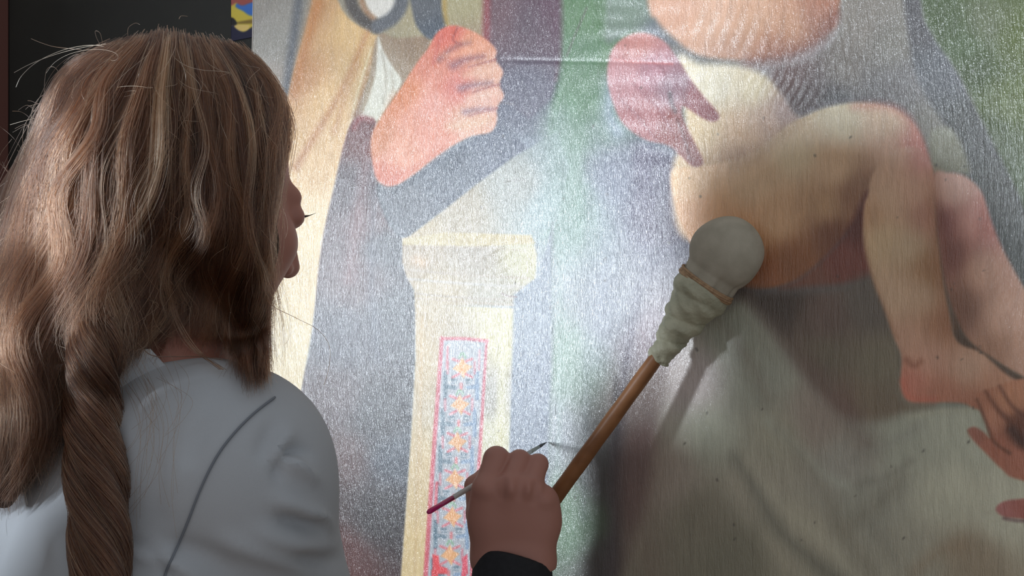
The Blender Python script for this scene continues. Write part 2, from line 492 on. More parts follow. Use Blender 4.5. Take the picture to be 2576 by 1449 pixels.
    P.stroke([(lx(850) + 2, 850), (lx(1150), 1150), (lx(1600), 1600)], (9, 12), RED, 3, .9)
    P.stroke([(rx(856) - 2, 856), (rx(1150), 1150), (rx(1600), 1600)], (6, 11), RED, 3, .85)
    P.stroke([(lx(850), 852), (1168, 852), (rx(852), 858)], 8, RED, 3, .85)
    P.stroke([(lx(880) + 18, 872), (lx(900) + 18, 925)], 6, (204, 110, 120), 3, .8)
    P.stroke([(rx(880) - 18, 882), (rx(900) - 18, 930)], 5, (204, 120, 130), 3, .7)
    for i, y in enumerate((925, 1018, 1112, 1205, 1300, 1396, 1490, 1585)):
        cx = (lx(y) + rx(y)) / 2
        r = 16
        P.poly([(cx, y - 26), (cx + 9, y - 10), (cx + 24, y - 3), (cx + 12, y + 9), (cx + 4, y + 26), (cx - 8, y + 11), (cx - 24, y + 3), (cx - 11, y - 10)], ORG if i else (222, 158, 100), 3, smooth=False)
        for sx in (-1, 1):
            P.stroke([(cx + sx * 9, y - 16), (cx + sx * 24, y - 22)], 6, (206, 92, 100), 3, .8)
            P.stroke([(cx + sx * 9, y + 16), (cx + sx * 24, y + 24)], 6, (206, 92, 100), 3, .8)
            P.stroke([(cx + sx * 8, y - 26), (cx + sx * 2, y - 36)], 5, (120, 160, 120), 3, .8)
        ym = y + 47
        cx = (lx(ym) + rx(ym)) / 2
        for sx in (-1, 1):
            P.stroke([(cx + sx * 40, ym - 34), (cx + sx * 40, ym + 30)], 10, TEAL if sx < 0 else BLU, 3, .85)
            P.stroke([(cx + sx * 40, ym), (cx + sx * 16, ym + 3)], 10, TEAL if sx < 0 else BLU, 3, .8)
            P.stroke([(cx + sx * 24, ym - 16), (cx + sx * 14, ym - 16)], 7, TEAL, 3, .75)
            P.stroke([(cx + sx * 24, ym - 8), (cx + sx * 12, ym - 8)], 3, TEAL, 2, .75)
            P.stroke([(cx + sx * 34, y - 14), (cx + sx * 34, y + 14)], 6, (190, 84, 96), 3, .6)
        P.stroke([(cx, ym - 6), (cx, ym + 6)], 7, (214, 90, 90), 3, .7)
    P.stroke([(lx(1230) + 14, 1215), (lx(1290) + 14, 1285)], 8, (204, 60, 76), 3, .8)
    for y in (1400, 1440, 1520):
        P.poly([(lx(y) + 14, y - 6), (lx(y) + 30, y - 2), (lx(y) + 32, y + 22), (lx(y) + 52, y + 30), (lx(y) + 52, y + 44), (lx(y) + 14, y + 44)], (206, 60, 66), 3, smooth=False)
        P.poly([(rx(y) - 14, y - 6), (rx(y) - 26, y + 2), (rx(y) - 28, y + 44), (rx(y) - 12, y + 44)], (200, 66, 84), 3, smooth=False)
    # cloth to the right of the post
    P.stroke([(1500, 330), (1520, 600), (1500, 900)], (60, 40), (128, 136, 150), 50, .5)
    P.poly([(1600, 370), (1690, 410), (1706, 520), (1716, 590), (1640, 620), (1600, 520)], [(1650, 480, (74, 68, 92)), (1690, 520, (70, 60, 78))], 26)
    P.stroke([(1660, 430), (1660, 600), (1600, 760), (1570, 950), (1552, 1120), (1548, 1449)], (26, 18), (78, 76, 92), 22, .55)
    P.stroke([(1548, 950), (1552, 1150), (1560, 1400), (1560, 1600)], (6, 26), (62, 62, 64), 12, .6)
    P.poly([(1570, 1100), (1700, 1150), (1690, 1700), (1560, 1700), (1552, 1400)], [(1600, 1250, S(80, 62, 56)), (1600, 1400, S(84, 72, 62))], 40, .8)
    P.stroke([(1540, 210), (1530, 280), (1552, 330)], 34, (150, 160, 178), 26, .8)
    # child's body: arm across the top
    P.poly([(1600, -300), (1628, 0), (1652, 50), (1690, 90), (1750, 135), (1830, 150), (1930, 150), (2020, 125), (2085, 80), (2112, 20), (2130, -300)],
           [(1700, 30, (216, 168, 142)), (1800, 60, (218, 176, 150)), (1900, 40, (214, 168, 138)), (1990, 60, (206, 156, 124)), (2060, 60, (160, 112, 92)), (1960, 130, (176, 122, 98)), (2080, 20, (176, 120, 96)), (1830, 130, (200, 156, 132))], 10)
    P.stroke([(1880, 158), (1980, 142), (2060, 100), (2105, 40)], (20, 24), (128, 82, 72), 26, .75)
    # flank and thigh
    FL = S
    P.poly([(1706, 150), (1760, 160), (1860, 166), (1940, 200), (1985, 260), (2010, 300), (1990, 420), (1900, 560), (1720, 600), (1690, 430), (1725, 330)],
           [(1800, 220, S(152, 130, 108)), (1900, 230, S(150, 128, 100)), (1780, 330, S(146, 120, 86)), (1860, 340, S(132, 106, 76)), (1930, 300, S(124, 100, 78)), (1850, 390, S(112, 86, 58)), (1970, 280, S(104, 88, 80))], 14)
    P.poly([(1690, 430), (1760, 420), (1850, 400), (1920, 365), (1985, 315), (2050, 280), (2130, 260), (2210, 262), (2270, 284), (2318, 335), (2342, 405), (2350, 480), (2300, 520), (2200, 480), (2182, 492), (2160, 545), (2110, 610), (2050, 670), (1995, 708), (1930, 726), (1870, 722), (1800, 690), (1730, 600), (1700, 520)],
           [(1740, 450, S(150, 112, 78)), (1760, 540, S(144, 104, 70)), (1900, 450, S(136, 112, 82)), (2000, 380, S(146, 122, 92)), (2120, 300, S(150, 128, 100)), (2220, 300, S(156, 118, 92)), (2310, 380, S(128, 80, 66)), (2240, 400, S(140, 112, 88)), (2100, 420, S(136, 110, 80)), (1960, 550, S(134, 104, 72)), (2080, 520, S(120, 92, 62)), (2150, 500, S(96, 66, 44)), (2000, 660, S(96, 60, 34)), (1930, 690, S(108, 66, 38)), (2100, 590, S(80, 48, 30)), (1880, 600, S(138, 98, 62)), (2190, 470, S(96, 70, 50))], 7, fs=32)
    P.stroke([(2010, 305), (1930, 365), (1850, 402)], (10, 40), S(104, 82, 58), 30, .6)
    P.stroke([(2150, 268), (2240, 268), (2300, 310), (2336, 380), (2348, 460)], (6, 26), S(128, 70, 56), 24, .65)
    # shadowed flesh under the thigh
    P.poly([(2185, 480), (2180, 600), (2196, 690), (2140, 712), (2040, 722), (1960, 728), (2010, 700), (2070, 650), (2130, 580)], [(2160, 560, S(66, 34, 26)), (2130, 660, S(84, 46, 36)), (2040, 710, S(84, 54, 40))], 14)
    # supporting hand with two long fingers
    P.poly([(1526, 190), (1536, 130), (1572, 92), (1618, 82), (1668, 102), (1706, 150), (1738, 200), (1772, 245), (1803, 280), (1808, 298), (1792, 306), (1765, 296), (1735, 276), (1716, 268), (1718, 300), (1744, 352), (1768, 402), (1760, 418), (1738, 416), (1712, 392), (1680, 366), (1620, 350), (1566, 310), (1538, 250)],
           [(1600, 110, (196, 136, 128)), (1570, 200, (190, 140, 142)), (1640, 180, (180, 132, 140)), (1620, 290, (170, 112, 112)), (1760, 270, (150, 86, 88)), (1790, 292, (150, 82, 84)), (1700, 320, (142, 84, 80)), (1748, 395, (146, 84, 76)), (1690, 220, (150, 120, 128))], 6, fs=22)
    P.stroke([(1560, 250), (1610, 300), (1650, 352)], (4, 8), (128, 78, 84), 8, .5)
    P.stroke([(1590, 210), (1650, 265), (1690, 330)], (4, 8), (136, 84, 92), 8, .5)
    P.stroke([(1640, 150), (1690, 200), (1730, 262)], (4, 7), (132, 86, 94), 8, .5)
    P.stroke([(1545, 150), (1610, 156), (1690, 160)], 4, (206, 110, 104), 5, .6)
    P.stroke([(1685, 235), (1690, 262), (1698, 280)], 8, (70, 66, 70), 8, .7)
    P.stroke([(1704, 300), (1722, 350), (1735, 400)], 6, (96, 46, 44), 7, .8)
    # lower cloth and the dark space beneath the leg
    P.poly([(1850, 728), (1950, 734), (2100, 726), (2200, 690), (2240, 780), (2270, 900), (2275, 1000), (2350, 1020), (2260, 1050), (2120, 1050), (2030, 960), (1960, 880), (1890, 800)],
           [(1960, 760, S(50, 42, 34)), (2080, 800, S(74, 60, 50)), (2180, 760, S(70, 64, 54)), (2080, 900, S(76, 70, 54)), (2200, 920, S(84, 78, 60)), (2040, 940, S(74, 60, 48)), (2180, 1010, S(84, 74, 56)), (2120, 1030, S(84, 64, 52))], 24)
    P.poly([(1700, 900), (1840, 760), (1900, 780), (1980, 880), (2060, 990), (2180, 1090), (2280, 1040), (2420, 1030), (2700, 1000), (2700, 1800), (1600, 1800), (1640, 1200)],
           [(1740, 950, S(122, 114, 106)), (1860, 850, S(96, 98, 82)), (1900, 960, S(104, 106, 90)), (1800, 1100, S(114, 116, 98)), (1960, 1100, S(112, 110, 90)), (2050, 1060, S(104, 94, 80)), (2120, 1170, S(108, 106, 92)), (2260, 1100, S(112, 114, 96)), (2420, 1090, S(122, 124, 104)), (2400, 1250, S(130, 130, 108)), (2520, 1300, S(134, 134, 112)), (2180, 1260, S(106, 106, 90)), (2300, 1400, S(112, 110, 92)), (2000, 1350, S(116, 112, 92)), (1760, 1300, S(88, 84, 68)), (1850, 1400, S(84, 82, 66)), (2450, 1400, S(104, 94, 74)), (1900, 1220, S(112, 108, 90)), (1680, 1200, S(106, 98, 84))], 26, fs=45)
    for pts, wd, c, al in (
            ([(1880, 755), (1960, 860), (2060, 960), (2140, 1060), (2180, 1120)], (20, 50), S(78, 66, 56), .55),
            ([(1850, 1150), (1900, 1230), (1950, 1320), (2030, 1400), (2120, 1470)], (10, 34), S(74, 74, 62), .8),
            ([(1870, 1140), (1940, 1240), (2010, 1310), (2100, 1390), (2170, 1470)], (14, 30), S(128, 126, 104), .5),
            ([(1930, 1060), (2010, 1130), (2080, 1200), (2130, 1222)], (16, 22), S(122, 126, 108), .6),
            ([(1960, 1080), (2040, 1180), (2080, 1250), (2120, 1330), (2190, 1440)], (12, 34), S(92, 88, 72), .6),
            ([(2150, 1220), (2230, 1200), (2290, 1160)], (10, 16), S(92, 90, 76), .5),
            ([(2120, 1330), (2180, 1290), (2240, 1240), (2270, 1200)], (34, 10), S(90, 86, 70), .55),
            ([(2290, 1050), (2360, 1036), (2440, 1032)], (8, 12), S(128, 128, 104), .5),
            ([(2160, 1150), (2250, 1110), (2320, 1070)], (20, 12), S(102, 102, 88), .5),
            ([(1660, 1150), (1620, 1300), (1640, 1460)], (40, 60), S(84, 72, 60), .5),
            ([(1800, 800), (1880, 900), (1930, 1000)], (16, 30), S(86, 80, 66), .5),
            ([(1870, 780), (1930, 860), (1990, 960)], (12, 26), S(110, 112, 94), .6),
            ([(2300, 1440), (2360, 1390), (2420, 1370)], (20, 30), S(100, 84, 62), .5),
            ([(2190, 1320), (2250, 1400)], (26, 40), S(92, 90, 76), .5)):
        P.stroke(pts, wd, c, max(wd), al)
    # dark mantle, grey cloth and green at upper right
    P.poly([(2120, 20), (2110, 90), (2040, 150), (1940, 180), (1980, 250), (2010, 290), (2080, 262), (2200, 246), (2290, 280), (2345, 390), (2380, 330), (2300, 150), (2240, -300), (2130, -300)],
           [(2160, 60, (140, 132, 122)), (2120, 180, (128, 120, 110)), (2250, 120, (138, 134, 124)), (2040, 230, (98, 84, 84)), (2100, 250, (76, 76, 78)), (2220, 230, S(66, 64, 60)), (2290, 200, S(74, 72, 68)), (2000, 190, (116, 92, 88)), (2340, 330, S(82, 80, 70))], 12)
    P.poly([(2250, -300), (2330, -300), (2320, 0), (2345, 80), (2420, 200), (2470, 320), (2540, 440), (2640, 640), (2640, 860), (2560, 700), (2490, 520), (2440, 440), (2400, 340), (2330, 240), (2290, 120)],
           [(2300, 60, (92, 90, 92)), (2360, 180, S(58, 60, 60)), (2440, 330, S(44, 46, 42)), (2520, 480, S(40, 42, 36)), (2570, 620, S(38, 42, 36))], 12)
    P.stroke([(2330, -60), (2360, 70), (2420, 160)], (30, 20), (120, 134, 128), 22, .7)
    P.poly([(2345, 330), (2400, 330), (2440, 430), (2400, 436), (2352, 440), (2340, 400)], [(2380, 370, S(92, 92, 74)), (2410, 420, S(80, 80, 62))], 12)
    P.poly([(2312, -300), (2750, -300), (2750, 760), (2620, 600), (2540, 440), (2470, 300), (2410, 180), (2350, 90), (2320, 0)],
           [(2380, 60, (78, 94, 60)), (2480, 60, (104, 112, 82)), (2560, 100, (92, 106, 50)), (2450, 170, (70, 88, 48)), (2540, 260, (96, 112, 50)), (2500, 340, (72, 90, 46)), (2560, 500, (76, 96, 54)), (2420, 120, (90, 110, 74))], 10)
    # far leg, then near calf and foot
    P.poly([(2350, 446), (2385, 434), (2430, 444), (2470, 484), (2496, 560), (2530, 640), (2600, 760), (2700, 900), (2700, 1000), (2576, 950), (2500, 905), (2430, 850), (2385, 740), (2360, 600)],
           [(2400, 480, S(144, 110, 92)), (2440, 560, S(136, 98, 82)), (2480, 560, S(112, 62, 48)), (2390, 640, S(84, 50, 40)), (2470, 680, S(132, 100, 78)), (2420, 780, S(88, 60, 44)), (2520, 800, S(140, 108, 86)), (2500, 880, S(116, 84, 62)), (2580, 900, S(136, 104, 82)), (2370, 560, S(80, 44, 38))], 7)
    P.poly([(2400, 790), (2430, 850), (2500, 905), (2580, 955), (2560, 968), (2470, 905), (2410, 870)], S(60, 46, 32), 8)
    P.poly([(2184, 490), (2200, 430), (2250, 380), (2310, 372), (2340, 410), (2350, 450), (2354, 540), (2366, 660), (2388, 790), (2410, 860), (2470, 888), (2530, 940), (2580, 965), (2700, 1000), (2700, 1060), (2480, 1034), (2420, 1014), (2340, 1012), (2285, 1008), (2266, 970), (2268, 900), (2250, 850), (2222, 770), (2192, 690), (2172, 600), (2174, 520)],
           [(2250, 390, S(142, 114, 90)), (2318, 400, S(128, 82, 68)), (2215, 440, S(134, 106, 80)), (2240, 500, S(140, 114, 86)), (2300, 480, S(140, 108, 84)), (2330, 540, S(116, 78, 60)), (2220, 600, S(142, 118, 84)), (2280, 620, S(130, 112, 84)), (2340, 680, S(104, 72, 42)), (2260, 740, S(138, 114, 86)), (2310, 740, S(134, 110, 84)), (2290, 860, S(136, 104, 80)), (2370, 820, S(110, 74, 48)), (2340, 900, S(138, 104, 82)), (2430, 930, S(142, 112, 88)), (2290, 960, S(146, 84, 64)), (2380, 990, S(124, 78, 56)), (2500, 990, S(136, 98, 72)), (2460, 1020, S(116, 70, 48)), (2186, 540, S(124, 92, 62))], 6, fs=48)
    P.stroke([(2348, 440), (2352, 560), (2366, 700), (2392, 820)], (24, 24), S(104, 68, 44), 26, .55)
    P.stroke([(2282, 906), (2300, 920), (2318, 908)], (12, 8), S(100, 60, 40), 12, .7)
    P.stroke([(2272, 960), (2292, 1000), (2350, 1006)], 12, S(142, 74, 54), 14, .6)
    P.stroke([(2255, 850), (2220, 760), (2190, 680), (2175, 600)], 8, S(104, 72, 48), 10, .5)
    # hand holding the foot at the right edge
    P.poly([(2452, 1002), (2470, 985), (2500, 975), (2540, 960), (2600, 950), (2700, 960), (2700, 1220), (2560, 1205), (2520, 1180), (2480, 1140), (2446, 1105), (2434, 1082), (2452, 1074), (2476, 1088), (2490, 1100), (2474, 1050)],
           [(2470, 1020, S(124, 80, 56)), (2500, 1050, S(132, 88, 64)), (2540, 1010, S(134, 90, 62)), (2560, 1070, S(80, 46, 30)), (2500, 1130, S(120, 72, 52)), (2560, 1160, S(124, 76, 56)), (2450, 1085, S(112, 70, 54))], 5, fs=18)
    P.stroke([(2458, 1005), (2480, 1060), (2500, 1110), (2540, 1140)], (6, 8), S(74, 44, 28), 6, .8)
    P.stroke([(2480, 985), (2510, 1030), (2540, 1060)], (6, 14), S(76, 44, 28), 8, .8)
    P.stroke([(2515, 972), (2545, 1020), (2580, 1050)], (6, 10), S(72, 42, 28), 8, .8)
    P.stroke([(2545, 1080), (2570, 1110), (2600, 1120)], (20, 40), S(46, 26, 18), 14, .8)
    P.poly([(2505, 1282), (2520, 1264), (2560, 1256), (2650, 1256), (2650, 1310), (2560, 1304), (2525, 1300)], [(2520, 1282, S(126, 80, 72)), (2570, 1280, S(116, 66, 54))], 5)
    P.stroke([(2525, 1304), (2560, 1310), (2620, 1312)], 6, S(74, 50, 50), 6, .8)
    # specks and scratches in the paint film
    r_ = np.random.default_rng(2)
    for _ in range(70):
        x, y = r_.uniform(1180, 2500), r_.uniform(100, 1400)
        P.stroke([(x, y), (x + r_.uniform(-3, 3), y + r_.uniform(1, 5))], r_.uniform(2, 5), (70, 66, 62), 2.5, .6)
    P.stroke([(1262, 738), (1275, 744), (1298, 747)], 3, (100, 70, 64), 3, .9)
    P.stroke([(1258, 258), (1290, 262)], 2.5, (96, 88, 90), 3, .8)
    P.stroke([(1270, 458), (1292, 454), (1318, 452)], 2.5, (104, 98, 92), 3, .8)


# canvas sheet: dense where the photograph looks, coarser outside
LEAN = math.radians(1.6)
cu, su = math.cos(LEAN), math.sin(LEAN)
eL = on_plane(637, 60)
ORG_ = np.array([eL[0], 0.0, eL[2]])          # a point on the left edge


def axis_steps(a, b, fa, fb, fine, coarse):
    v = [a]
    while v[-1] < b:
        v.append(v[-1] + (fine if fa <= v[-1] <= fb else coarse))
    return np.array(v)


us = axis_steps(0.0, 1.25, 0.0, 1.06, 0.00125, 0.02)
vs_ = axis_steps(-1.02, 0.72, -0.80, 0.12, 0.00125, 0.02)
U, V = np.meshgrid(us, vs_, indexing='xy')
nv, nu = U.shape
# rotated in its own plane by LEAN: going down the edge drifts left
WX = ORG_[0] + U * cu + V * su
WZ = ORG_[2] - U * su * 0 + V * cu - U * su
P3 = np.stack([WX.ravel(), np.zeros(WX.size), WZ.ravel()], 1)
px, py, _ = project(P3)
pa = Paint(px, py)
paint_canvas(pa)

# relief of the sheet itself: gentle sag, folds and puckers that the raking light shows
def wav(x, y, cx, cy, sx, sy, ang, lam, amp, ph=0.0):
    c_, s_ = math.cos(ang), math.sin(ang)
    u_ = (x - cx) * c_ + (y - cy) * s_
    v_ = -(x - cx) * s_ + (y - cy) * c_
    env = np.exp(-(u_ / sx) ** 2 - (v_ / sy) ** 2)
    return amp * env * np.sin(2 * math.pi * (u_ + 0.12 * lam * np.sin(v_ / lam * 1.3)) / lam + ph)


h = np.zeros(len(px))
h += wav(px, py, 1840, 80, 120, 130, 0.25, 34, 0.00048)
h += wav(px, py, 2120, 120, 100, 150, 0.1, 24, 0.0003)
h += wav(px, py, 1620, 110, 260, 130, 1.5, 60, 0.00020)
h += wav(px, py, 1980, 230, 90, 70, 0.4, 22, 0.00034)
h += wav(px, py, 1560, 30, 120, 60, 1.45, 42, 0.00018, 1.0)
h += -0.0003 * np.exp(-((py - 155 - (px - 1500) * 0.02) / 5.0) ** 2) * np.clip((px - 1230) / 80, 0, 1) * np.clip((1750 - px) / 60, 0, 1)
h += wav(px, py, 1250, 660, 90, 45, 0.9, 26, 0.00016)
h += wav(px, py, 1560, 900, 60, 400, 0.05, 30, 0.00010)
h += 0.0009 * np.sin(U.ravel() * 9.0) * np.cos(V.ravel() * 5.0 + 1)
P3[:, 1] = -h
ii = np.arange(nu * nv).reshape(nv, nu)
quads = np.stack([ii[:-1, :-1], ii[:-1, 1:], ii[1:, 1:], ii[1:, :-1]], -1).reshape(-1, 4)
me = bpy.data.meshes.new('painted_canvas')
me.vertices.add(len(P3)); me.vertices.foreach_set('co', P3.astype(np.float32).ravel())
me.loops.add(quads.size); me.loops.foreach_set('vertex_index', quads.ravel().astype(np.int32))
me.polygons.add(len(quads)); me.polygons.foreach_set('loop_start', (np.arange(len(quads)) * 4).astype(np.int32))
me.update(calc_edges=True)
ca_ = me.color_attributes.new('paint', 'FLOAT_COLOR', 'POINT')
lin = srgb(np.clip(pa.c, 0, 250))
ca_.data.foreach_set('color', np.concatenate([lin, np.ones((len(lin), 1))], 1).astype(np.float32).ravel())

cm = bpy.data.materials.new('varnished_oil_paint')
cm.use_nodes = True
nt = cm.node_tree
B = nt.nodes['Principled BSDF']
at = nt.nodes.new('ShaderNodeAttribute'); at.attribute_name = 'paint'
tc = nt.nodes.new('ShaderNodeTexCoord')


def tex(scale, stretch, detail=3, rough=.5, dist=0.0):
    mp = nt.nodes.new('ShaderNodeMapping'); mp.inputs['Scale'].default_value = stretch
    nt.links.new(tc.outputs['Object'], mp.inputs[0])
    n = nt.nodes.new('ShaderNodeTexNoise'); n.inputs['Scale'].default_value = scale
    n.inputs['Detail'].default_value = detail; n.inputs['Roughness'].default_value = rough
    n.inputs['Distortion'].default_value = dist
    nt.links.new(mp.outputs[0], n.inputs['Vector'])
    return n.outputs[0]


def mth(op, a, b):
    n = nt.nodes.new('ShaderNodeMath'); n.operation = op
    for i, v in enumerate((a, b)):
        if isinstance(v, (int, float)): n.inputs[i].default_value = v
        else: nt.links.new(v, n.inputs[i])
    return n.outputs[0]


brush_n = tex(60, (2.2, 1, 0.5), 5, .6, 0.4)
mixn = nt.nodes.new('ShaderNodeMix'); mixn.data_type = 'RGBA'; mixn.blend_type = 'MULTIPLY'
mixn.inputs[0].default_value = 1.0
rmp = nt.nodes.new('ShaderNodeMapRange')
rmp.inputs[1].default_value = .25; rmp.inputs[2].default_value = .75; rmp.inputs[3].default_value = .86; rmp.inputs[4].default_value = 1.12
nt.links.new(brush_n, rmp.inputs[0])
nt.links.new(at.outputs['Color'], mixn.inputs[6]); nt.links.new(rmp.outputs[0], mixn.inputs[7])
nt.links.new(mixn.outputs[2], B.inputs['Base Color'])
grain = tex(520, (2.2, 1, 0.26), 3, .6, 0.3)      # vertical weave and brushwork ridges
grit = tex(900, (1, 1, 0.8), 2, .5)
big = tex(120, (2.2, 1, 0.25), 4, .55, 0.4)
hgt = mth('ADD', mth('MULTIPLY', grain, 0.62), mth('ADD', mth('MULTIPLY', grit, 0.16), mth('MULTIPLY', big, 0.9)))
bp = nt.nodes.new('ShaderNodeBump'); bp.inputs['Strength'].default_value = 1.0; bp.inputs['Distance'].default_value = 0.0011
nt.links.new(hgt, bp.inputs['Height'])
nt.links.new(bp.outputs[0], B.inputs['Normal'])
B.inputs['Roughness'].default_value = 0.40
B.inputs['Coat Weight'].default_value = 1.0
B.inputs['Coat Roughness'].default_value = 0.20
B.inputs['Coat IOR'].default_value = 1.8
nt.links.new(bp.outputs[0], B.inputs['Coat Normal'])
B.inputs['Specular IOR Level'].default_value = 0.15

cv = empty('canvas_painting', ORG_ + np.array([0.6, 0.02, -1.02]))
tag(cv, 'large varnished oil painting of clasped hands, a stone post and bare legs', 'painting')
link('painted_canvas', me, cm, cv)
linen = noise_mat('raw_linen', (150, 130, 100), (168, 148, 118), 300, 0.9)
barm = noise_mat('stretcher_pine', (176, 140, 96), (190, 156, 112), 20, 0.7, stretch=(1, 1, .2))


def bar_on_canvas(name, u0, u1, v0, v1, y0, y1_, m):
    vs = []
    for yy in (y0, y1_):
        for (u_, v_) in ((u0, v0), (u1, v0), (u1, v1), (u0, v1)):
            vs.append((ORG_[0] + u_ * cu + v_ * su, yy, ORG_[2] + v_ * cu - u_ * su))
    fs = [(0, 1, 2, 3), (7, 6, 5, 4), (0, 4, 5, 1), (1, 5, 6, 2), (2, 6, 7, 3), (3, 7, 4, 0)]
    return link(name, pmesh(name, vs, fs), m, cv, smooth=False)


UM, V0, V1 = us[-1], vs_[0], vs_[-1]
bar_on_canvas('canvas_edge', -0.0012, 0.0, V0, V1, -0.0006, 0.024, mat('dusty_canvas_edge', (150, 142, 134), 0.5))
bar_on_canvas('canvas_backing', 0.0, UM, V0, V1, 0.0035, 0.006, linen)
for a in ((0.0, 0.05, V0, V1), (UM - 0.05, UM, V0, V1), (0.05, UM - 0.05, V0, V0 + 0.05), (0.05, UM - 0.05, V1 - 0.05, V1)):
    bar_on_canvas('stretcher_bar', *a, 0.006, 0.026, barm)
zb = ORG_[2] + V0 - UM * su
easel = empty('easel', (0.15, 0.1, 0))
tag(easel, 'wooden easel carrying the large painting from behind', 'easel')
for xx in (-0.12, 0.62):
    box('upright', (xx, 0.03, 0), (xx + 0.05, 0.07, 2.0), barm, easel, .003)
box('ledge', (-0.5, -0.02, zb - 0.045), (0.9, 0.07, zb - 0.012), barm, easel, .003)
box('crossbar', (-0.2, 0.07, 0.3), (0.72, 0.10, 0.36), barm, easel, .003)

# ------------------------------------------------------------ poster on the back wall
pp = [on_plane(x, y, -WY + 0.002) for x, y in ((583, 104), (690, 104), (690, -150), (583, -150))]
xa, xb, za, zb2 = pp[0][0], pp[1][0], pp[0][2], pp[2][2]
gx, gz = np.meshgrid(np.linspace(xa, xb, 90), np.linspace(za, zb2, 160))
pts = np.stack([gx.ravel(), np.full(gx.size, WY - 0.003), gz.ravel()], 1)
ppx, ppy, _ = project(pts)
pq = Paint(ppx, ppy)
pq.c[:] = (22, 22, 52)
pq.poly([(575, 60), (595, 62), (612, 80), (640, 66), (700, 40), (700, -30), (575, 0)], (196, 176, 66), 4)
pq.poly([(590, 66), (604, 62), (628, 64), (622, 76), (604, 78)], (214, 186, 110), 3)
pq.poly([(590, 58), (640, 48), (700, 40), (700, 56), (620, 60)], (120, 98, 40), 4)
pq.poly([(594, 12), (612, 28), (640, 40), (700, 20), (700, -40), (640, -20)], (54, 104, 180), 4)
pq.poly([(575, -200), (700, -200), (700, 8), (640, 6), (612, 14), (596, 8), (575, -4)], (150, 76, 70), 4)
pq.poly([(575, 46), (588, 46), (596, 60), (575, 64)], (16, 14, 20), 3)
n1, n2 = 160, 90
i3 = np.arange(n1 * n2).reshape(n1, n2)
fs = np.stack([i3[:-1, :-1], i3[:-1, 1:], i3[1:, 1:], i3[1:, :-1]], -1).reshape(-1, 4).tolist()
pm = pmesh('wall_poster', pts, [tuple(f) for f in fs])
a_ = pm.color_attributes.new('paint', 'FLOAT_COLOR', 'POINT')
a_.data.foreach_set('color', np.concatenate([srgb(pq.c), np.ones((len(pts), 1))], 1).astype(np.float32).ravel())
mm = mat('poster_print', (90, 90, 90), 0.5)
an = mm.node_tree.nodes.new('ShaderNodeAttribute'); an.attribute_name = 'paint'
mm.node_tree.links.new(an.outputs['Color'], mm.node_tree.nodes['Principled BSDF'].inputs['Base Color'])
po = link('wall_poster', pm, mm)
sol = po.modifiers.new('thick', 'SOLIDIFY'); sol.thickness = 0.002; sol.offset = 0
tag(po, 'yellow, blue and dark navy poster on the dark wall behind the painting', 'poster')

# ------------------------------------------------------------ unseen cabinets, added to shade the coat and lower right canvas
cabm = noise_mat('walnut_shade_cabinet', (84, 62, 46), (98, 74, 54), 12, .5, stretch=(3, 3, .4))
brass = mat('brass_knob', (170, 140, 80), .35, Metallic=.9)


def cabinet(name, xa_, xb_, h_, label, nd):  # added out of view to block window light
    c_ = tag(empty(name, ((xa_ + xb_) / 2, -1.25, 0)), label, 'cabinet')
    box('body', (xa_, -1.44, .06), (xb_, -1.095, h_ - .02), cabm, c_, .003)
    box('top', (xa_, -1.45, h_ - .02), (xb_, -1.09, h_), cabm, c_, .004)
    box('plinth', (xa_ + .01, -1.43, 0), (xb_ - .01, -1.11, .06), cabm, c_)
    hh_ = (h_ - .12) / nd
    for k_ in range(nd):
        za_ = .08 + k_ * hh_
        d_ = box('drawer', (xa_ + .012, -1.095, za_), (xb_ - .012, -1.078, za_ + hh_ - .012), cabm, c_, .003)
        xm = (xa_ + xb_) / 2
        lathe('knob', (xm, -1.078, za_ + hh_ / 2), (xm, -1.056, za_ + hh_ / 2), [(0, .005), (.4, .004), (.6, .010), (1, .007)], brass, d_, 12)


cabinet('shade_cabinet', -.53, -.325, 1.21, 'narrow walnut drawer cabinet added out of frame to cast shade, lower of the two', 6)
cabinet('shade_cabinet', -.315, .02, 1.46, 'tall walnut drawer cabinet added out of frame to cast shade, higher of the two', 5)

# ------------------------------------------------------------ mahlstick
wood = noise_mat('bamboo_brown', (128, 84, 50), (150, 102, 64), 40, 0.45, stretch=(1, 1, 1), bump=.15, bscale=120)
clothm = noise_mat('grey_cotton_cloth', (168, 162, 146), (182, 176, 160), 60, 0.9, bump=.5, bscale=1500, dist=.0006)
leath = noise_mat('pale_kid_leather', (160, 160, 138), (182, 180, 156), 50, 0.55, bump=.6, bscale=160, dist=.003)
strm = noise_mat('tan_cord', (150, 120, 92), (176, 146, 112), 300, 0.7)
ball_c = on_plane(1826, 638, 0.029)
stick_t = on_plane(1655, 905, 0.040)
stick_b = J(1398, 1252, 1.135)
sdir = stick_b - stick_t
end = stick_t + sdir * 1.62
ms = empty('mahlstick', ball_c)
tag(ms, 'wooden mahlstick with a cloth-covered ball end resting against the painting', 'mahlstick')
lathe('stick', stick_t + (ball_c - stick_t) * 0.3, end, [(t, 0.0074 + 0.0013 * t + .0002 * math.sin(t * 40)) for t in np.linspace(0, 1, 24)], wood, ms, 24)
axd = (stick_t - ball_c); Lax = np.linalg.norm(axd); axd /= Lax
nrm = np.array([0, -1.0, 0])
side = np.cross(axd, nrm); side /= np.linalg.norm(side); nn = np.cross(side, axd)
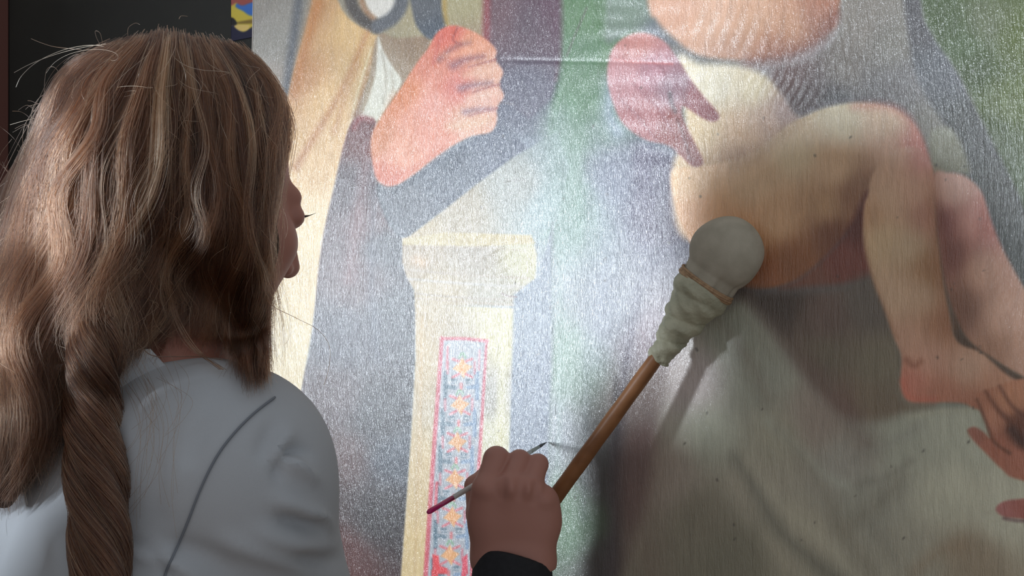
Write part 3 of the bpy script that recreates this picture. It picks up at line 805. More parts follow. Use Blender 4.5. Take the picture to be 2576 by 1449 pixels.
# cloth ball with gathers running into the cord
vs, fs = [], []
R = 0.0372
NS, NT = 96, 60
flat = 0.66
dist_ring = 0.040
gath = [(0.4, 1.0), (1.3, .8), (2.2, 1.1), (3.0, .7), (3.9, 1.0), (4.7, .9), (5.5, .8)]
for i in range(NT + 1):
    a = math.pi * i / NT           # 0 at the far end of the ball
    z = -math.cos(a) * R
    r = math.sin(a) * R
    if z > 0.0225:                  # pull into the neck
        t = (z - 0.0225) / (R - 0.0225)
        z = 0.0225 + t * 0.016
        r = 0.0296 - .0012 * t
    for k in range(NS):
        th = 2 * math.pi * k / NS
        g = 0.0
        tt = max(0.0, (z + 0.002) / dist_ring)
        for (g0, ga) in gath:
            dth = (th - g0 + math.pi) % (2 * math.pi) - math.pi
            g -= ga * 0.0040 * min(tt, .8) ** 1.5 * math.exp(-(dth / 0.10) ** 2)
        g += 0.0006 * math.sin(3 * th + z * 90) + .0004 * math.sin(7 * th - z * 130)
        rr = r + g
        vs.append(ball_c + axd * z + side * math.cos(th) * rr + nn * math.sin(th) * rr * flat)
for i in range(NT):
    for k in range(NS):
        k2 = (k + 1) % NS
        fs.append((i * NS + k, i * NS + k2, (i + 1) * NS + k2, (i + 1) * NS + k))
link('cloth_ball', pmesh('cloth_ball', vs, fs), clothm, ms)
# stitched slit on the ball's left side
# leather wrap tapering down the stick
vs, fs = [], []
prof = [(0.034, .0285), (0.038, .0300), (0.046, .0302), (0.058, .0262), (0.068, .0225), (0.078, .0205), (0.086, .0198), (0.092, .0165), (0.098, .0152), (0.108, .0140), (0.118, .0122), (0.126, .0108), (0.128, .0092)]
pz = np.interp(np.linspace(0, 12, 80), range(13), [q_[0] for q_ in prof])
pr = np.interp(np.linspace(0, 12, 80), range(13), [q_[1] for q_ in prof])
L2 = 0.127
NW = 72
for z, r in zip(pz, pr):
    t = z / Lax
    cpt = ball_c + axd * z
    for k in range(NW):
        th = 2 * math.pi * k / NW
        g = 0.0011 * math.sin(2 * th + z * 260) * min(1, (z - .034) / .02) + 0.0008 * math.sin(5 * th - z * 420 + 1.2 * math.sin(th)) * min(1, (z - .034) / .02)
        spiral = math.sin(th * 1 + z * 240)
        g -= 0.0018 * max(0, spiral) ** 8 * (z > .05)
        f2 = flat + (1 - flat) * min(1, (z - .03) / .06)
        vs.append(cpt + side * math.cos(th) * (r + g) + nn * math.sin(th) * (r + g) * f2)
for i in range(len(pz) - 1):
    for k in range(NW):
        k2 = (k + 1) % NW
        fs.append((i * NW + k, i * NW + k2, (i + 1) * NW + k2, (i + 1) * NW + k))
link('leather_wrap', pmesh('leather_wrap', vs, fs), leath, ms)
vs, fs = [], []
NSG, NR = 90 * 3, 8
for i in range(NSG + 1):
    a = 2 * math.pi * 4 * i / NSG
    z = 0.0330 + 0.0070 * i / NSG
    cpt = ball_c + axd * z
    rr = 0.0300 + .0005 * math.sin(a * 1.7)
    e1 = side * math.cos(a) + nn * math.sin(a) * flat
    p = cpt + e1 * rr
    for k in range(NR):
        b = 2 * math.pi * k / NR
        vs.append(p + (e1 * math.cos(b) + axd * math.sin(b)) * 0.0015)
for i in range(NSG):
    for k in range(NR):
        k2 = (k + 1) % NR
        fs.append((i * NR + k, i * NR + k2, (i + 1) * NR + k2, (i + 1) * NR + k))
link('cord', pmesh('cord', vs, fs), strm, ms)

# ------------------------------------------------------------ fine brush
tip = on_plane(1376, 1112, 0.001)
tail = J(1075, 1290, 1.05)
bd = tip - tail; LB = np.linalg.norm(bd)
br = empty('paint_brush', tail)
tag(br, 'fine paintbrush with white handle and magenta end in the painter\'s right hand', 'brush')
pt = lambda t: tail + bd * t
magenta = mat('magenta_lacquer', (186, 30, 104), 0.25)
whiteb = mat('white_lacquer', (206, 204, 200), 0.25)
hairb = noise_mat('dark_bristle', (62, 64, 70), (84, 84, 88), 300, 0.5)
ferr = mat('grey_ferrule', (168, 172, 164), 0.35)
R0 = 0.0026
lathe('handle_end', pt(0), pt(0.185), [(0, .0006), (.02, .0016), (.06, .0023), (.12, R0), (1, R0)], magenta, br, 20)
lathe('handle', pt(0.185), pt(0.84), [(0, R0 - .0001), (.3, R0 + .0003), (.8, .0027), (1, .0024)], whiteb, br, 20)
lathe('ferrule', pt(0.84), pt(0.92), [(0, .0024), (.1, .0024), (1, .0018)], ferr, br, 20)
lathe('bristles', pt(0.92), pt(1.0), [(0, .0017), (.25, .0019), (.6, .0012), (.9, .0004), (1, .0001)], hairb, br, 16)

# ------------------------------------------------------------ the painter
person = empty('person', K(-0.275, -1.35, 0.85))
tag(person, 'long-haired person in a pale grey coat, seen from behind, painting with a fine brush', 'person')
skin = mat('skin', (176, 124, 110), 0.5)
skin.node_tree.nodes['Principled BSDF'].inputs['Subsurface Weight'].default_value = 0.05
skin.node_tree.nodes['Principled BSDF'].inputs['Subsurface Radius'].default_value = (.01, .004, .002)
skin.node_tree.nodes['Principled BSDF'].inputs['Subsurface Scale'].default_value = 0.6

# head axes: yaw to the right of "away", pitched down
AZ, PT, RL = math.radians(43), math.radians(20), math.radians(0)
HC = J(472, 440, 0.86)


def cam_dir(r, u, d):
    v = RV * r + UV * u + FV * d
    return v / np.linalg.norm(v)


HF = cam_dir(math.sin(AZ) * math.cos(PT), -math.sin(PT), math.cos(AZ) * math.cos(PT))
HR = cam_dir(math.cos(AZ), 0, -math.sin(AZ))
HU = np.cross(HR, HF)
HB = np.stack([HR, HF, HU])          # rows: local x (person's right), y (forward), z (up)


def H(x, y, z):
    return HC + HR * x + HF * y + HU * z


fl = Field((-.105, -.125, -.165), (.105, .14, .125), 0.0021)      # in head-local axes
fl.ell((0, -.012, .016), (.071, .088, .076))
fl.ell((0, .036, -.035), (.057, .056, .074), .02)
for s in (-1, 1):
    fl.cone((s * .050, .002, -.060), (s * .014, .074, -.104), .017, .015, .02)
    fl.cone((s * .042, .058, -.036), (s * .040, .054, -.064), .026, .024, .018)
    fl.cone((s * .012, .086, .012), (s * .038, .073, .010), .009, .007, .014)
fl.cone((-.008, .080, -.106), (.008, .080, -.106), .015, .015, .015)
for s in (-1, 1):
    fl.ell((s * .032, .098, -.004), (.015, .016, .010), .008, op='cut')
for s in (-1, 1):
    fl.ell((s * .032, .078, -.004), (.016, .012, .011), .004)
fl.cone((0, .093, .002), (0, .113, -.034), .007, .010, .008)
for s in (-1, 1):
    fl.cone((s * .009, .102, -.038), (s * .010, .104, -.039), .007, .007, .005)
    fl.cone((s * .005, .097, -.066), (s * .018, .092, -.069), .006, .004, .004)
    fl.cone((s * .004, .095, -.077), (s * .015, .091, -.074), .007, .004, .004)
    fl.cone((s * .002, .105, -.055), (s * .002, .101, -.062), .003, .003, .004)
    # ears
    fl.ell((s * .073, -.006, -.012), (.008, .017, .030), .006)
    fl.ell((s * .081, -.002, -.010), (.006, .010, .018), .004, op='cut')
fl.cone((0, -.014, -.05), (0, .000, -.100), .050, .046, .03)
hp, hq = fl.polys()
hp = HC + hp[:, 0:1] * HR + hp[:, 1:2] * HF + hp[:, 2:3] * HU

# torso, hips and legs (inside the clothes), limbs to the off-camera hand
TAZ = math.radians(50)
TR = cam_dir(math.cos(TAZ), 0, -math.sin(TAZ))
TF = cam_dir(math.sin(TAZ), 0, math.cos(TAZ))
TB = np.stack([TR, TF, UV])
NK = K(-0.272, -0.092, 0.835)
SHR = NK + TR * .104 + TF * .010 + UV * -.036
SHL = NK - TR * .130 + TF * .040 + UV * -.075
ELR = K(-0.150, -0.385, 0.925)
WRR = J(1290, 1412, 1.075)
MID = J(1270, 1650, 1.040)
ELL = SHL + TF * .12 + UV * -.26 + TR * .02
WRL = end + UV * -.04 + np.array([-.03, -.05, 0])


def body_field(h_, off, sleeves=True):
    lo_ = np.minimum.reduce([NK - .36, WRR - .1, ELR - .1]); hi_ = np.maximum.reduce([NK + .36, WRR + .08, ELR + .1])
    lo_[2] = 0.78 if off else 0.80
    hi_[2] = NK[2] + 0.20
    g = Field(lo_, hi_, h_)
    o = off
    g.ell(NK + UV * -.17, (.150 + o, .105 + o, .20 + o), basis=TB)
    g.ell(NK + UV * -.40, (.125 + o, .095 + o, .22 + o), .05, basis=TB)
    g.cone(SHR + UV * -.005, SHL + UV * -.005, .050 + o, .056 + o, .05)
    g.cone(NK + UV * (.02 - o * 1.5), NK + UV * -.10, .050 + o * .4, .085 + o, .045)
    for sh in (SHR, SHL):
        g.cone(NK + UV * -.045, sh + UV * .004, .040 + o, .050 + o, .04)
    g.ell(NK - TF * .05 + TR * .075 + UV * -.17, (.075 + o, .055 + o, .11 + o), .03, basis=TB)
    g.ell(NK - TF * .05 - TR * .075 + UV * -.17, (.075 + o, .055 + o, .11 + o), .03, basis=TB)
    return g


print('body')
g = body_field(0.008, 0.0)
g.cone(H(0, -.004, -.080), NK + UV * .02, .047, .054, .03)
g.cone(SHR, ELR, .046, .040, .03)
g.cone(ELR, MID, .038, .030, .02)
g.cone(MID, WRR, .030, .026, .02)
g.cone(SHL, ELL, .046, .040, .03)
g.cone(ELL, WRL, .038, .027, .02)
tp, tq = g.polys()

# right hand, posed joint by joint
jn = lambda x, y, d: J(x, y, d)
hl = np.minimum.reduce([J(1140, 1480, 1.0), J(1140, 1080, 1.18), J(1430, 1480, 1.0), J(1430, 1080, 1.18)])
hh = np.maximum.reduce([J(1140, 1480, 1.0), J(1140, 1080, 1.18), J(1430, 1480, 1.0), J(1430, 1080, 1.18)])
F = Field(hl, hh, 0.0011)
wr0 = (1292, 1425, 1.072)
back = cam_dir(0, .15, -1)
F.cone(J(1262, 1420, 1.075), J(1330, 1420, 1.075), .024, .024)
fingers = {
    'index': ([(1226, 1232, 1.066), (1249, 1156, 1.082), (1262, 1188, 1.112), (1270, 1216, 1.118)], (.0150, .0128, .0100, .0086)),
    'middle': ([(1283, 1226, 1.058), (1307, 1160, 1.080), (1300, 1192, 1.112), (1290, 1220, 1.118)], (.0135, .0110, .0095, .0082)),
    'ring': ([(1332, 1230, 1.060), (1353, 1168, 1.082), (1346, 1204, 1.114), (1326, 1228, 1.118)], (.0130, .0100, .0090, .0078)),
    'little': ([(1366, 1256, 1.068), (1374, 1250, 1.090), (1364, 1276, 1.114), (1342, 1288, 1.118)], (.0125, .0098, .0085, .0072)),
}
pal = [(1243, 1395), (1276, 1400), (1308, 1400), (1336, 1398)]
for (nm, (js, rs)), (wx, wy) in zip(fingers.items(), pal):
    F.cone(J(*js[0]), J(wx, wy, 1.075), rs[0] + .0005, .0235, .012)
F.cone(J(1230, 1300, 1.076), J(1370, 1310, 1.078), .016, .014, .02)
F.cone(J(1240, 1250, 1.072), J(1364, 1268, 1.074), .013, .012, .014)
for nm, (js, rs) in fingers.items():
    Fn = F.f.copy()
    F.f = np.full_like(F.f, 1.0)
    for i in range(3):
        F.cone(J(*js[i]), J(*js[i + 1]), rs[i] if i else rs[0] - .001, rs[i + 1], .003)
    ff = F.f
    F.f = Fn
    F.add(ff, .0035)
Fn = F.f.copy(); F.f = np.full_like(F.f, 1.0)
th = [(1232, 1372, 1.088), (1207, 1292, 1.104), (1195, 1222, 1.128), (1218, 1196, 1.140)]
for i, (r1, r2) in enumerate(((.019, .0135), (.0130, .0104), (.0102, .0085))):
    F.cone(J(*th[i]), J(*th[i + 1]), r1, r2, .004)
ff = F.f; F.f = Fn
F.add(ff, .006)
# tendon and knuckle modelling on the back of the hand
for nm, (js, rs) in fingers.items():
    p0 = J(*js[0]); F.ell(p0 + back * (rs[0] * .55), (.0075, .0075, .0065), .008)
for a, b in (((1283, 1136, 1.066), (1260, 1192, 1.050)), ((1334, 1142, 1.068), (1324, 1192, 1.052))):
    F.cone(J(*a), J(*b), .0022, .0010, .0015, op='cut')
for a, b in (((1262, 1208, 1.044), (1258, 1250, 1.042)), ((1312, 1208, 1.042), (1308, 1250, 1.040)), ((1352, 1222, 1.046), (1346, 1262, 1.044))):
    F.cone(J(*a), J(*b), .0045, .003, .006, op='cut')
F.cone(J(1292, 1405, 1.075), J(1284, 1640, 1.05), .0335, .033, .012, squash=(back, .78))
wp, wq = F.polys()
print('verts', len(hp), len(tp), len(wp))
vs, fs = join_polys([(hp, hq), (tp, tq), (wp, wq)])
bme = pmesh('body', vs, fs)
smooth_mesh(bme, 2, .5)
body = link('body', bme, skin, person)
tag(body, None)

# fingernail on the thumb and eyes with lashes
eyem = mat('eye_white', (225, 220, 212), .2)
for s in (-1, 1):
    bm = bmesh.new(); bmesh.ops.create_uvsphere(bm, u_segments=20, v_segments=12, radius=.0115)
    e = bpy.data.meshes.new('eyeball'); bm.to_mesh(e); bm.free()
    for v in e.vertices: v.co = Vector(H(s * .031, .066, -.004)) + v.co
    link('eyeball', e, eyem, person)

# black inner sleeve at the wrist
blk = noise_mat('black_knit', (20, 21, 26), (28, 29, 34), 200, .8, bump=.3, bscale=900)
g = Field(np.minimum(ELR, WRR) - .08, np.maximum(ELR, WRR) + .08, .0030)
CF = J(1290, 1432, 1.072)
g.cone(ELR, MID, .050, .040, .0)
g.cone(MID, CF, .041, .0392, .02)
cut_n = CF - ELR; cut_n /= np.linalg.norm(cut_n)
cut_n = cut_n * .3 + UV * .9 + RV * .10 + FV * .38 - FV * .1; cut_n /= np.linalg.norm(cut_n)
cp_ = J(1286, 1406, 1.072)
g.f = np.maximum(g.f, ((g.X - cp_[0]) * cut_n[0] + (g.Y - cp_[1]) * cut_n[1] + (g.Z - cp_[2]) * cut_n[2]).astype(np.float32))
p_, q_ = g.polys()
sme = pmesh('inner_sleeve', p_, q_)
smooth_mesh(sme, 3)
sl = link('inner_sleeve', sme, blk, person)
sl['label'] = 'black sleeve cuff at the right wrist'

# pale grey coat; folds: line over the cloth, half width, height
FOLDS = [([(690, 1060), (670, 1110), (650, 1160)], 22, -.004), ([(735, 1080), (705, 1130), (690, 1180)], 18, .004),
         ([(775, 1140), (735, 1135), (705, 1165), (695, 1210)], 16, -.008), ([(700, 1150), (745, 1170), (800, 1215)], 16, .008),
         ([(690, 1260), (750, 1275), (815, 1300)], 22, .006), ([(700, 1305), (760, 1320), (826, 1335)], 18, -.008),
         ([(760, 1290), (810, 1300), (840, 1340)], 14, .005), ([(640, 1340), (740, 1365), (850, 1385)], 26, .007),
         ([(740, 1400), (800, 1412), (870, 1400)], 22, -.007), ([(560, 1360), (680, 1400), (800, 1440)], 26, .006),
         ([(420, 1370), (520, 1400), (600, 1449)], 30, -.005), ([(330, 1385), (420, 1410), (520, 1470)], 22, .006),
         ([(300, 1360), (380, 1390), (440, 1449)], 16, -.004), ([(480, 1150), (440, 1220), (420, 1300)], 30, .003),
         ([(560, 1040), (500, 1100), (470, 1180)], 26, -.003), ([(120, 1300), (160, 1400), (150, 1500)], 40, .005)]
coatm = noise_mat('grey_cotton_coat', (176, 181, 187), (183, 188, 194), 9, .85, bump=.35, bscale=1800, dist=.0004)
g = body_field(0.0042, 0.013)
FRO = ELR + (MID - ELR) * .55
g.cone(SHR, ELR, .052, .058, .035)
g.cone(ELR, FRO, .060, .054, .02)
g.cone(SHL, ELL, .060, .058, .035)
g.cone(ELL, ELL + (WRL - ELL) * .6, .058, .050, .02)
g.ell(K(-.275, -.66, .85), (.19, .15, .30), .06, basis=TB)
# neckline
g.cut(np.sqrt((g.X - NK[0]) ** 2 + (g.Y - NK[1]) ** 2 + ((g.Z - NK[2] - .075) * 1.1) ** 2) - .070, .01)
p_, q_ = g.polys()
cme = pmesh('coat', p_, q_)
smooth_mesh(cme, 4)
cme.update()
co = np.empty(len(cme.vertices) * 3, np.float32); cme.vertices.foreach_get('co', co); co = co.reshape(-1, 3).astype(float)
no = np.array([tuple(v.normal) for v in cme.vertices])
cpx, cpy, cpd = project(co)
facing = np.clip(-((co - CAM) / np.linalg.norm(co - CAM, axis=1)[:, None] * no).sum(1) + .35, 0, 1)
amt = np.zeros(len(co))
for pts_, wd_, am_ in FOLDS:
    c_ = spline(pts_, 8, closed=False)
    best = np.full(len(co), 1e9); tb = np.zeros(len(co))
    for i in range(len(c_) - 1):
        x1_, y1_ = c_[i]; dx, dy = c_[i + 1] - c_[i]
        t = np.clip(((cpx - x1_) * dx + (cpy - y1_) * dy) / (dx * dx + dy * dy + 1e-9), 0, 1)
        d_ = (cpx - x1_ - t * dx) ** 2 + (cpy - y1_ - t * dy) ** 2
        m_ = d_ < best
        best = np.where(m_, d_, best); tb = np.where(m_, (i + t) / (len(c_) - 1), tb)
    amt += am_ * np.exp(-best / wd_ ** 2) * np.sin(np.pi * np.clip(.1 + .85 * tb, 0, 1))
co += no * (amt * facing)[:, None]
cme.vertices.foreach_set('co', co.astype(np.float32).ravel()); cme.update()
coat = link('coat', cme, coatm, person)
coat['label'] = 'pale grey cotton coat'
# stand collar round the neck, open at the front
nb_, nt_ = NK + UV * .022 + TF * .004, H(0, -.048, -.112) - UV * .004
ax_, ca1, ca2 = frame_of(nt_ - nb_)
front = TF - ax_ * (TF @ ax_); front /= np.linalg.norm(front); sidev = np.cross(ax_, front)
vs, fs = [], []
NA, NH = 60, 8
for i in range(NA + 1):
    a = math.radians(60) + math.radians(205) * i / NA
    for k in range(NH + 1):
        t = k / NH
        r_ = .078 - .012 * t + .002 * math.sin(a * 5 + t * 2)
        h_ = -.020 + (.084 - .012 * math.cos(a) - .02 * max(0, (i / NA - .7) / .3) ** 2) * t
        vs.append(nb_ + ax_ * h_ + (front * math.cos(a) + sidev * math.sin(a)) * r_)
for i in range(NA):
    for k in range(NH):
        q0 = i * (NH + 1) + k
        fs.append((q0, q0 + NH + 1, q0 + NH + 2, q0 + 1))
col_ = link('collar', pmesh('collar', vs, fs), coatm, coat)
so_ = col_.modifiers.new('thick', 'SOLIDIFY'); so_.thickness = .003; so_.offset = 0
# trousers and shoes, below the frame
trm = noise_mat('dark_trousers', (44, 46, 54), (52, 54, 62), 40, .8)
HIP = K(-.275, -.55, .85)
g = Field(HIP - np.array([.28, .28, HIP[2] - .02]), HIP + np.array([.28, .28, .12]), .010)
for s in (-1, 1):
    h0 = HIP + TR * s * .085
    k0 = np.array([*(h0 + TF * .02)[:2], .50]); a0 = np.array([*(h0 + TR * s * .02)[:2], .10])
    g.cone(h0, k0, .085, .062, .03); g.cone(k0, a0, .062, .048, .02)
p_, q_ = g.polys()
link('trousers', pmesh('trousers', p_, q_), trm, person)
for s in (-1, 1):
    a0 = HIP + TR * s * .105; a0[2] = 0.045
    g = Field(a0 - np.array([.25, .25, .04]), a0 + np.array([.25, .25, .07]), .006)
    g.cone(a0 - TF * .05, a0 + TF * .13 + UV * -.012, .040, .030, .01)
    g.f = np.maximum(g.f, (0.008 - g.Z).astype(np.float32))
    p_, q_ = g.polys()
    link('shoe', pmesh('shoe', p_, q_), mat('black_shoe', (28, 26, 26), .4), person)

# ------------------------------------------------------------ coat seam and collar
def bvh_of(*obs):
    vs, fs, n = [], [], 0
    for o in obs:
        m_ = o.data
        a = np.empty(len(m_.vertices) * 3, np.float32); m_.vertices.foreach_get('co', a)
        vs.append(a.reshape(-1, 3))
        fs += [tuple(v + n for v in p.vertices) for p in m_.polygons]
        n += len(m_.vertices)
    return BVHTree.FromPolygons([tuple(v) for v in np.concatenate(vs).tolist()], fs)


def wcopy(o):
    return o


def see(tree, x, y):
    v = RV * (x - 1288.0) / FPX + UV * (724.5 - y) / FPX + FV
    hit = tree.ray_cast(Vector(CAM), Vector(v).normalized())
    return hit


for o in (body, coat, sl): o.data.update()
coat_tree = bvh_of(coat)
body_tree = bvh_of(body)


def tube_on(tree, pts, r, m, name, parent, lift=0.0):
    c = spline(pts, 10, closed=False)
    P_ = []
    for x, y in c:
        hq_ = see(tree, x, y)
        if hq_[0] is not None: P_.append(np.array(hq_[0]) + np.array(hq_[1]) * lift)
    P_ = np.array(P_)
    for _ in range(3): P_[1:-1] = (P_[:-2] + 2 * P_[1:-1] + P_[2:]) / 4
    vs, fs = [], []
    for i in range(len(P_)):
        t = P_[min(i + 1, len(P_) - 1)] - P_[max(i - 1, 0)]
        _, a, b = frame_of(t)
        for k in range(6):
            an_ = k * math.pi / 3
            vs.append(P_[i] + (a * math.cos(an_) + b * math.sin(an_)) * r)
    for i in range(len(P_) - 1):
        for k in range(6):
            fs.append((i * 6 + k, i * 6 + (k + 1) % 6, (i + 1) * 6 + (k + 1) % 6, (i + 1) * 6 + k))
    return link(name, pmesh(name, vs, fs), m, parent)


seamm = mat('seam_thread', (122, 128, 137), .9)
seam = tube_on(coat_tree, [(690, 1002), (640, 1040), (590, 1090), (545, 1150), (505, 1230), (470, 1320), (435, 1400), (415, 1449), (395, 1520)], .0008, seamm, 'sleeve_seam', coat, .0012)

# ------------------------------------------------------------ hair
hm = bpy.data.materials.new('brown_hair')
hm.use_nodes = True
nt = hm.node_tree
nt.nodes.clear()
out = nt.nodes.new('ShaderNodeOutputMaterial')
hb = nt.nodes.new('ShaderNodeBsdfHairPrincipled')
hb.model = 'CHIANG'
hb.parametrization = 'COLOR'
hi = nt.nodes.new('ShaderNodeHairInfo')
rp = nt.nodes.new('ShaderNodeValToRGB')
rp.color_ramp.elements[0].color = (*srgb((26, 16, 12)), 1)
rp.color_ramp.elements[1].color = (*srgb((108, 70, 48)), 1)
rp.color_ramp.elements[1].position = .8
e = rp.color_ramp.elements.new(1.0); e.color = (*srgb((176, 132, 98)), 1)
e = rp.color_ramp.elements.new(.45); e.color = (*srgb((52, 32, 23)), 1)
ta = nt.nodes.new('ShaderNodeAttribute'); ta.attribute_name = 'tone'
ad = nt.nodes.new('ShaderNodeMath'); ad.operation = 'MULTIPLY_ADD'; ad.inputs[1].default_value = .35
nt.links.new(hi.outputs['Random'], ad.inputs[0]); nt.links.new(ta.outputs['Fac'], ad.inputs[2])
nt.links.new(ad.outputs[0], rp.inputs[0])
nt.links.new(rp.outputs[0], hb.inputs['Color'])
hb.inputs['Roughness'].default_value = .32
hb.inputs['Radial Roughness'].default_value = .45
hb.inputs['IOR'].default_value = 1.55
nt.links.new(hb.outputs[0], out.inputs[0])
basem = noise_mat('brown_hair_mass', (44, 30, 23), (62, 43, 33), 30, .8, stretch=(3, 3, .6))
basem.node_tree.nodes['Principled BSDF'].inputs['Specular IOR Level'].default_value = .1

# solid mass beneath the strands
cr_ = [J(x, 500, d) for x in (-200, 820) for d in (.70, 1.0)]
lo_ = np.minimum.reduce(cr_) - .01
hi_ = np.maximum.reduce(cr_) + .01
lo_[2] = J(0, 1560, .86)[2]; hi_[2] = J(0, 40, .9)[2]
g = Field(lo_, hi_, .0045)
g.ell(H(0, -.014, .018), (.084, .095, .084), .0, basis=HB)
g.cone(H(.066, -.01, .0), H(.068, -.012, -.05), .026, .02, .03)
cut_y = ((g.X - HC[0]) * HF[0] + (g.Y - HC[1]) * HF[1] + (g.Z - HC[2]) * HF[2]).astype(np.float32)
cut_z = ((g.X - HC[0]) * HU[0] + (g.Y - HC[1]) * HU[1] + (g.Z - HC[2]) * HU[2]).astype(np.float32)
# open the face: forward of the temples and below the hairline
face = np.minimum(cut_y - .040, .062 - cut_z + (cut_y - .05) * .9)
g.f = np.maximum(g.f, face)
def hc_(a, b, r1, r2, k=.025, sq=None): g.cone(J(*a), J(*b), r1, r2, k, squash=sq)
bk = (cam_dir(-.25, 0, -1), .55)
hc_((300, 360, .87), (215, 560, .865), .052, .054, .04)
hc_((215, 560, .865), (130, 820, .82), .054, .045, .04)
hc_((130, 820, .82), (60, 1080, .76), .040, .022)
hc_((60, 1080, .76), (10, 1270, .74), .022, .006)
hc_((250, 320, .89), (150, 600, .88), .022, .036, .04)
hc_((150, 600, .88), (40, 900, .83), .036, .040, .04)
hc_((20, 900, .83), (-30, 1180, .77), .042, .016, .03)
hc_((330, 450, .82), (310, 700, .82), .050, .040)
hc_((310, 700, .81), (262, 900, .76), .036, .018)
hc_((430, 500, .82), (395, 730, .82), .036, .018)
hc_((520, 430, .81), (545, 640, .81), .030, .012)
hc_((600, 400, .815), (640, 640, .815), .022, .013)
hc_((640, 620, .815), (640, 700, .815), .012, .004)
p_, q_ = g.polys()
hme = pmesh('hair', p_, q_)
smooth_mesh(hme, 3)
hair = link('hair', hme, basem, person)
hair['label'] = 'long wavy brown hair'
print('hair base', len(p_))
tree = bvh_of(coat, hair, body)

# depth the strands lie at, seen over the mass
GX = np.arange(-280, 900, 10); GY = np.arange(60, 1700, 10)
D = np.full((len(GY), len(GX)), np.nan)
for j, y in enumerate(GY):
    for i, x in enumerate(GX):
        hq_ = see(tree, x, y)
        if hq_[0] is not None and hq_[3] < 1.15:
            D[j, i] = (np.array(hq_[0]) - CAM) @ FV
# fill the holes outward and soften
for _ in range(60):
    m_ = np.isnan(D)
    if not m_.any(): break
    pad = np.pad(D, 1, constant_values=np.nan)
    st = np.stack([pad[1:-1, :-2], pad[1:-1, 2:], pad[:-2, 1:-1], pad[2:, 1:-1]])
    with np.errstate(all='ignore'):
        import warnings; warnings.simplefilter('ignore')
        mean = np.nanmean(st, 0)
    D[m_] = mean[m_]
D = np.nan_to_num(D, nan=.86)
for _ in range(2):
    pad = np.pad(D, 1, mode='edge')
    D = np.minimum.reduce([D, pad[1:-1, :-2], pad[1:-1, 2:], pad[:-2, 1:-1], pad[2:, 1:-1]])
for _ in range(14):
    pad = np.pad(D, 1, mode='edge')
    Dm = (pad[1:-1, :-2] + pad[1:-1, 2:] + pad[:-2, 1:-1] + pad[2:, 1:-1] + 4 * D) / 8
    D = np.minimum(Dm, D + .0005)


def depth_at(x, y):
    fx = np.clip((x - GX[0]) / 10, 0, len(GX) - 1.001); fy = np.clip((y - GY[0]) / 10, 0, len(GY) - 1.001)
    i, j = fx.astype(int), fy.astype(int)
    u, v = fx - i, fy - j
    return (D[j, i] * (1 - u) * (1 - v) + D[j, i + 1] * u * (1 - v) + D[j + 1, i] * (1 - u) * v + D[j + 1, i + 1] * u * v)


def JV(x, y, d):
    return CAM + RV * ((x - 1288.0) / FPX * d)[..., None] + UV * ((724.5 - y) / FPX * d)[..., None] + FV * d[..., None]


guides = [
    [(300, 112), (165, 180), (98, 300), (58, 440), (0, 640), (-50, 900), (-90, 1210)],
    [(335, 108), (235, 205), (162, 340), (105, 510), (45, 720), (10, 960), (-20, 1290)],
    [(358, 100), (278, 215), (215, 370), (158, 545), (100, 750), (60, 980), (40, 1260)],
    [(380, 94), (318, 225), (262, 385), (215, 570), (165, 770), (125, 960), (110, 1180)],
    [(398, 90), (352, 235), (305, 395), (272, 570), (235, 720), (195, 870), (175, 1060)],
    [(412, 88), (385, 235), (350, 400), (318, 560), (272, 700), (240, 840), (232, 960)],
    [(428, 88), (420, 240), (395, 400), (350, 550), (300, 680), (285, 800), (282, 950)],
    [(446, 90), (455, 240), (450, 400), (425, 550), (390, 680), (352, 790), (300, 910)],
    [(468, 94), (496, 235), (505, 400), (498, 530), (476, 660), (450, 760), (415, 860)],
    [(495, 98), (542, 230), (562, 380), (570, 510), (568, 640), (562, 750), (545, 865)],
    [(530, 106), (590, 215), (612, 370), (622, 540), (628, 690), (615, 830), (620, 955)],
    [(570, 116), (634, 210), (650, 340), (654, 520), (656, 680), (650, 820), (668, 965)],
    [(612, 130), (686, 205), (724, 292), (706, 400), (674, 600), (668, 760), (660, 930)],
]
GU = np.array([spline(gd, 5, closed=False) for gd in guides])      # (13, 31, 2)
NP_ = GU.shape[1]


